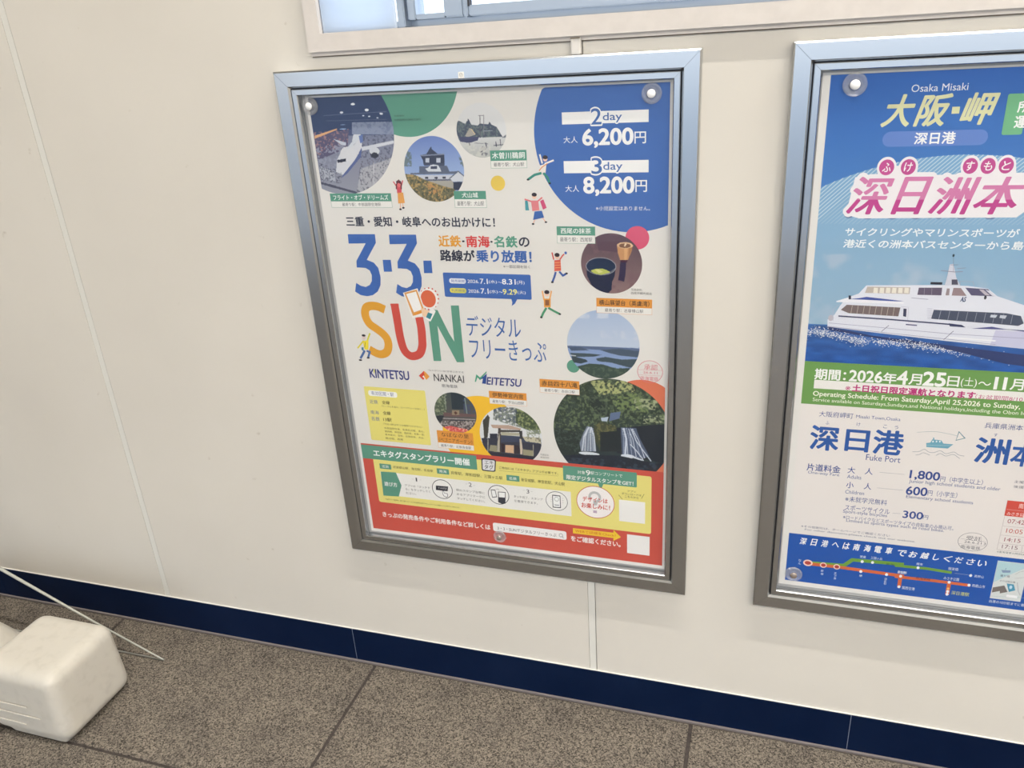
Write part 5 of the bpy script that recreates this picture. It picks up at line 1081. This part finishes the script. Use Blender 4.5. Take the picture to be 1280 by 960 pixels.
# baseboard in lengths
bb = structure(empty('baseboard_back'))
for a, b2 in ((-3.2, -1.367), (-1.367, -.1117), (-.1117, 1.1435), (1.1435, 2.3987), (2.3987, 4.6)):
    s = box('board_length', a+.0006, b2-.0006, -.006, -.0002, .0005, .1044, NAVY, bb)
    bm = bmesh.new(); add_box(bm, a, b2, -.0035, -.0001, .1046, .1058); obj('top_bead', mesh_bm(bm), SEAL, bb)
for x in (-.1117, 1.1435): box('butt_joint', x-.0006, x+.0006, -.0064, -.001, .004, .1044, mat('joint_line', (120, 130, 150), .5), bb)
# other walls, ceiling: the room behind the camera, open to the street
structure(box('wall_left', -3.3, -3.2, -4.6, .1, 0, 6.1, WALL)); structure(box('wall_right', 4.6, 4.7, -4.6, .1, 0, 6.1, WALL))
structure(box('ceiling', -3.2, 4.6, -4.6, .1, 6.1, 6.2, CEIL))
bm = bmesh.new(); add_box(bm, -3.2, OPEN_X0, -4.7, -4.6, 0, 6.1); add_box(bm, OPEN_X1, 4.6, -4.7, -4.6, 0, 6.1); add_box(bm, OPEN_X0, OPEN_X1, -4.7, -4.6, OPEN_Z, 6.1)
if OPEN_Z0 > 0: add_box(bm, OPEN_X0, OPEN_X1, -4.7, -4.6, 0, OPEN_Z0)
structure(obj('wall_front', mesh_bm(bm), WALL))
structure(box('ground', -30, 30, -40, -4.7, -.3, -.01, GROUND)); structure(box('ground.001', -30, 30, .12, 40, -.6, -.4, GROUND))
LAMP_WORDS = ('far left', 'centre left', 'centre right', 'far right', 'left', 'right')
for k, (lx_, ly_) in enumerate([(x, -1.06) for x in TUBES_NEAR]+[(x, -4.3) for x in TUBES_FAR]):
    lum = thing(empty('ceiling_lamp', (lx_, ly_, 6.1 if ly_ > -2 else 4.52)), '', 'lamp', 'ceiling tube lamps outside the picture')
    lum['label'] = 'white batten lamp under the high ceiling, '+('poster wall row, ' if ly_ > -2 else 'mid room row, ')+LAMP_WORDS[k]
    h = box('housing', -.6, .6, -.05, .05, -.05, -.001, CEIL, lum, .004)
    if ly_ < -2:
        for s in (-.45, .45): tube('drop_rod', [(s, 0, -.002), (s, 0, 1.575)], .006, CEIL, lum)
    em = bpy.data.materials.new('lit_tube'); em.use_nodes = True; em.node_tree.nodes['Principled BSDF'].inputs['Emission Color'].default_value = (1, .94, .86, 1); em.node_tree.nodes['Principled BSDF'].inputs['Emission Strength'].default_value = 6
    tube('tube', [(-.57, 0, -.07), (.57, 0, -.07)], .014, em, lum)
# ---------------------------------------------------------------- window
# casing (protruding painted surround)
cs = structure(empty('trim_2'))
bm = bmesh.new(); D = .013
z0, z1, x0, x1 = 1.5455, WZ1+.035, .0225, WX1+.03
def casing(name, q):
    bm = bmesh.new(); f = [bm.verts.new((x, -D, z)) for x, z in q]; g = [bm.verts.new((x, .0, z)) for x, z in q]
    bm.faces.new(f); bm.faces.new(g[::-1])
    for i in range(4): bm.faces.new([f[i], f[(i+1) % 4], g[(i+1) % 4], g[i]])
    return obj(name, mesh_bm(bm), CASE, cs)
casing('casing_bottom', [(x0, z0), (x1, z0), (WX1, WZ0), (WX0, WZ0)]); casing('casing_top', [(x0, z1), (x1, z1), (WX1, WZ1), (WX0, WZ1)])
casing('casing_side', [(x0, z0), (x0, z1), (WX0, WZ1), (WX0, WZ0)]); casing('casing_side', [(x1, z0), (x1, z1), (WX1, WZ1), (WX1, WZ0)])
box('casing_backing', x0+.001, x1-.001, -.006, -.0003, z0-.0075, z0-.0002, CASE, cs)
box('casing_shadow_gap', x0+.001, x1-.001, -.0025, -.0002, z0-.0095, z0-.0077, mat('gap_shade', (120, 110, 98), .9), cs)  # dark strip painting the shade below the casing
for (a, b2, c, d) in ((WX0-.001, WX0, WZ0, WZ1), (WX1, WX1+.001, WZ0, WZ1)): box('reveal', a, b2, 0, .1, c, d, CASE, cs)
win = structure(empty('window_1'))
SY = .035
box('outer_frame', WX0, WX1, SY-.005, SY+.06, WZ0, WZ0+.012, SASH, win, .001)     # sill rail
box('outer_frame', WX0, WX1, SY-.005, SY+.06, WZ1-.02, WZ1, SASH, win, .001)
box('outer_frame', WX0, WX0+.004, SY-.005, SY+.06, WZ0, WZ1, SASH, win); box('outer_frame', WX1-.02, WX1, SY-.005, SY+.06, WZ0, WZ1, SASH, win)
# fixed inner panel at left (translucent film), mullion, sliding sashes
box('film_pane', WX0+.003, .2085, -.0035, -.0005+.003, WZ0, WZ1-.01, FROST, win)
box('mullion', .211, .226, .0, .05, WZ0+.001, WZ1-.02, SASH, win, .002)
box('mullion_groove', .226, .231, .012, .05, WZ0+.012, WZ1-.02, mat('sash_recess', (120, 132, 150), .4, .6), win)
box('mullion', .231, .247, .004, .05, WZ0+.012, WZ1-.02, SASH, win, .002)
SASHP = mat('pale_backing', (236, 238, 240), .5)
box('sash_stile', .303, .342, .004, .04, WZ0+.012, WZ1-.02, SASH, win, .003)
box('sash_lower_rail', .247, .303, .006, .04, WZ0+.012, WZ0+.021, SASH, win, .001)
box('sash_lower_rail', .35, 1.72, .006, .03, WZ0+.012, WZ0+.03, SASH, win, .002)
box('sash_stile', .342, .350, .001, .03, WZ0+.010, WZ1-.02, SASH, win, .002)
box('gasket', .350, .353, .004, .02, WZ0+.028, WZ1-.04, DARK, win)
box('sash_stile', 1.70, 1.76, .006, .04, WZ0+.012, WZ1-.02, SASH, win, .003)
PANE = glass_mat('window_glass', 1.5, 0, (.96, .98, 1))
for a, b2 in ((.247, .303), (.353, 1.70)): box('pane', a, b2, .018, .022, WZ0+.02, WZ1-.03, PANE, win)
# clip on the joint above the left frame
cl = box('joint_clip', .5435, .5605, -.0165, -.0005, 1.5155, 1.5435, mat('clip_plastic', (214, 212, 208), .4), None, .0015)
bm = bmesh.new(); add_box(bm, .5435, .5605, -.0175, -.0165, 1.541, 1.5435); obj('clip_edge', mesh_bm(bm), JDARK, cl)
thing(cl, 'small pale plastic clip on the wall joint above the left poster frame', 'clip')
# ---------------------------------------------------------------- poster frames
PROF = [(0, .0002), (0, .0195), (.0028, .022), (.0285, .022), (.0325, .0175), (.0325, .011)]
LIP = [(.0345, .011), (.0345, .0185), (.0358, .0195), (.0448, .0195), (.0462, .0175), (.047, .0025)]
def rails(name, prof, x0, x1, z0, z1, m, par, cap=True):
    # four mitred lengths: bottom, right, top, left
    cs_ = [(x0, z0, 1, 1), (x1, z0, -1, 1), (x1, z1, -1, -1), (x0, z1, 1, -1)]
    for i in range(4):
        a, b2 = cs_[i], cs_[(i+1) % 4]; bm = bmesh.new(); A = []; B = []
        for u, d in prof:
            A.append(bm.verts.new((a[0]+a[2]*u, -d, a[1]+a[3]*u))); B.append(bm.verts.new((b2[0]+b2[2]*u, -d, b2[1]+b2[3]*u)))
        for k in range(len(prof)-1): bm.faces.new((A[k], B[k], B[k+1], A[k+1]))
        bm.faces.new((A[-1], B[-1], B[0], A[0])); bm.faces.new(A); bm.faces.new(B[::-1])
        # tiny gap at the mitre reads as the joint line
        s = .9994; c = Vector(((a[0]+b2[0])/2, 0, (a[1]+b2[1])/2))
        for v in bm.verts:
            if i % 2 == 0: v.co.x = c.x+(v.co.x-c.x)*s
            else: v.co.z = c.z+(v.co.z-c.z)*s
        obj(name, mesh_bm(bm), m, par)
def poster_frame(x0, x1, z0, z1, label):
    f = thing(empty('poster_display_case', (0, 0, 0)), label, 'poster case', 'aluminium poster cases on the wall')
    rails('rail', PROF, x0, x1, z0, z1, ALU, f); rails('inner_lip', LIP, x0, x1, z0, z1, ALU, f)
    bm = bmesh.new()
    for a in ((x0+.0326, x0+.0344, z0+.0326, z1-.0326), (x1-.0344, x1-.0326, z0+.0326, z1-.0326)): add_box(bm, a[0], a[1], -.0108, -.0004, a[2], a[3])
    for a in ((x0+.0344, x1-.0344, z0+.0326, z0+.0344), (x0+.0344, x1-.0344, z1-.0344, z1-.0326)): add_box(bm, a[0], a[1], -.0108, -.0004, a[2], a[3])
    obj('groove_gasket', mesh_bm(bm), DARK, f)
    box('backing_board', x0+.0475, x1-.0475, -.0024, -.0006, z0+.0475, z1-.0475, GREY, f)
    box('acrylic_cover', x0+.0472, x1-.0472, -.0100, -.0084, z0+.0472, z1-.0472, ACRYL, f)
    return f
FL = (-.0607, .7696, .3838, 1.5145); FR = (.9153, 1.7456, .3838, 1.5163)
fl = poster_frame(*FL, 'brushed aluminium frame holding the white poster with a large blue circle'); fr = poster_frame(*FR, 'brushed aluminium frame holding the blue poster with a white ferry')
# numbered sticker on the left frame
st = box('number_sticker', .331, .3425, -.0223, -.02205, 1.4862, 1.4972, WHITEP)
thing(st, 'tiny square white number sticker on the top rail of the left frame', 'sticker')
ik = Ink(); ik.add([(5.75+3.6*math.cos(a), -5.5+3.6*math.sin(a)) for a in np.linspace(0, math.tau, 24, endpoint=False)]+[(5.75+3.1*math.cos(a), -5.5+3.1*math.sin(a)) for a in np.linspace(0, math.tau, 24, endpoint=False)], [(i, (i+1) % 24, 24+(i+1) % 24, 24+i) for i in range(24)], const((130, 130, 130), 48), 1)
add_text(ik, ('T', '17', 3.6, 7.9, -5.5, 3.9, (110, 110, 110), .02, 0, {}), 2)
so = ik.build('number_print', st); so.location = (.331, -.0224, 1.4862)
# ---------------------------------------------------------------- posters
def poster(org, x0, x1, z0, z1, label):
    p = thing(empty('poster', (org[0], -.004, org[1])), label, 'poster', None)
    o = box('paper_sheet', x0, x1, .0001, .0005, z0, z1, PAPER, p)
    return p
pl = poster((0, 1.4625), -.0065, .7215, -1.0265, .0035, 'white travel ticket poster with large coloured letters and round photos')
pr = poster((.977, 1.4622), -.0125, .7155, -1.0235, .0035, 'blue ferry poster with a white ship and pink title, at the right edge')
do_print(LEFT, pl, (0, 0, 716.2, 1020))
do_print(RIGHT, pr, (0, 0, 713, 1016))
bpy.data.objects.remove(FO)
# ---------------------------------------------------------------- clear round retaining buttons on the acrylic
def button(x, z, r, label, bright=True):
    t = thing(empty('round_button', (x, -.0101, z)), label, 'button', 'clear round buttons on the poster covers')
    bm = bmesh.new(); prof = [(r, 0), (r, .0015), (r*.93, .003), (r*.72, .0034), (r*.62, .0022), (r*.5, .0028), (r*.40, .005), (0, .006)]
    N = 40; rings = []
    for q, d in prof[:-1]: rings.append([bm.verts.new((q*math.cos(a*math.tau/N), -d, q*math.sin(a*math.tau/N))) for a in range(N)])
    top = bm.verts.new((0, -prof[-1][1], 0)); bot = bm.verts.new((0, 0, 0))
    for a, b2 in zip(rings[:-1], rings[1:]):
        for i in range(N): bm.faces.new((a[i], a[(i+1) % N], b2[(i+1) % N], b2[i]))
    for i in range(N): bm.faces.new((rings[-1][i], rings[-1][(i+1) % N], top)); bm.faces.new((rings[0][(i+1) % N], rings[0][i], bot))
    obj('clear_disc', mesh_bm(bm, True), CLEAR, t)
    bm = bmesh.new(); rr = r*.42; N = 28; rings = []
    for k in range(6):
        a = k/6*math.pi/2; rings.append([bm.verts.new((rr*math.cos(a)*math.cos(i*math.tau/N), -.0062-.0035*math.sin(a), rr*math.cos(a)*math.sin(i*math.tau/N))) for i in range(N)])
    top = bm.verts.new((0, -.0098, 0))
    for a, b2 in zip(rings[:-1], rings[1:]):
        for i in range(N): bm.faces.new((a[i], a[(i+1) % N], b2[(i+1) % N], b2[i]))
    for i in range(N): bm.faces.new((rings[-1][i], rings[-1][(i+1) % N], top))
    bm.faces.new(rings[0][::-1])
    obj('centre_cap', mesh_bm(bm, True), BTN if bright else BTNC, t)
    return t
BTN = mat('sky_glint_cap', (240, 242, 245), .3, .0); BTNC = mat('no_glint_cap', (150, 138, 130), .2, .4)  # white cap carries the sky's reflection in its colour; grey cap lacks it
button(.006, 1.4475, .0175, 'clear round button at the top left corner of the white poster')
button(.685, 1.4455, .018, 'clear round button at the top right corner of the white poster')
button(.337, .4715, .0155, 'clear round button below the white pill at the foot of the left poster', False)
button(1.0145, 1.4465, .019, 'clear round button at the top left corner of the blue poster')
button(.993, .4720, .0175, 'clear round button at the bottom left corner of the blue poster', False)
# ---------------------------------------------------------------- water tank base of a banner stand
def fused(name, bm, m, parent, vox=.004, smooth=10):
    me = mesh_bm(bm); o = obj('tmp', me)
    r = o.modifiers.new('r', 'REMESH'); r.mode = 'VOXEL'; r.voxel_size = vox
    s = o.modifiers.new('s', 'SMOOTH'); s.iterations = smooth; s.factor = .5
    dg = bpy.context.evaluated_depsgraph_get(); me2 = bpy.data.meshes.new_from_object(o.evaluated_get(dg)); bpy.data.objects.remove(o)
    for p in me2.polygons: p.use_smooth = True
    return obj(name, me2, m, parent)
def rbox(bm, x0, x1, y0, y1, z0, z1, bev, taper=0, seg=6):
    b2 = bmesh.new(); add_box(b2, x0, x1, y0, y1, z0, z1)
    bmesh.ops.recalc_face_normals(b2, faces=b2.faces)
    if taper:
        cx, cy = (x0+x1)/2, (y0+y1)/2
        for v in b2.verts:
            if v.co.z > (z0+z1)/2: v.co.x = cx+(v.co.x-cx)*(1-taper); v.co.y = cy+(v.co.y-cy)*(1-taper)
    bmesh.ops.bevel(b2, geom=b2.edges[:], offset=bev, segments=seg, affect='EDGES', profile=.5)
    me = bpy.data.meshes.new('t'); b2.to_mesh(me); b2.free(); bm.from_mesh(me); bpy.data.meshes.remove(me)
TKX = -1.018    # centre line of the tank
tank = thing(empty('water_tank_base', (TKX, -.345, 0)), 'white plastic water filled banner base lying on the floor at left', 'tank')
bm = bmesh.new()
for s in (1, -1):
    a, b2 = (.108, .358) if s > 0 else (-.358, -.108)
    rbox(bm, a, b2, -.118, .110, .012, .216, .032, .05)
    # foot pads under each half
    rbox(bm, (.15 if s > 0 else -.335), (.335 if s > 0 else -.15), -.108, .100, .0, .05, .014)
rbox(bm, -.2, .2, -.112, .100, .022, .118, .03, 0)
rbox(bm, .06, .2, -.105, .095, .05, .150, .04, .0); rbox(bm, -.2, -.06, -.105, .095, .05, .150, .04, .0)
c = bmesh.ops.create_cone(bm, cap_ends=True, segments=40, radius1=.11, radius2=.036, depth=.13, matrix=Matrix.Translation((0, 0, .165)))
tk = fused('tank_body', bm, PLAST, tank, .0045, 14)
for k, (zz, xe) in enumerate(((.118, .258), (.088, .290), (.058, .235))): tube('moulded_rib', [(-.2, -.1165, zz), (xe, -.1185 if xe > .1 else -.1165, zz)], .0017, PLAST, tank)
bm = bmesh.new(); bmesh.ops.create_cone(bm, cap_ends=True, segments=32, radius1=.03, radius2=.028, depth=.05, matrix=Matrix.Translation((0, 0, .25)))
obj('pole_socket', mesh_bm(bm, True), PLAST, tank)
# pole and banner standing in the tank (left of the picture)
ban = thing(empty('banner_pole', (TKX, -.345, .27)), 'white banner pole standing in the white water tank', 'pole')
tube('pole', [(0, 0, 0), (0, 0, 1.9)], .011, PLAST, ban)
# thin bent metal leg of a rod stand behind the tank
rod = thing(empty('rod_stand', (-.649, -.14, 0)), 'thin bent grey metal rod stand touching the floor behind the white tank', 'stand')
P0 = Vector((-.649, -.14, .004))
def rp(x, z): return (x-P0.x, 0, z)
tube('rising_rod', [(0, 0, .004), (-.215, 0, .0975), (-.80, 0, .371)], [.0022, .0032, .0062], ZINC, rod)
tube('floor_rod', [(0, 0, .003), (-.55, .0, .004)], .0024, STEEL, rod)
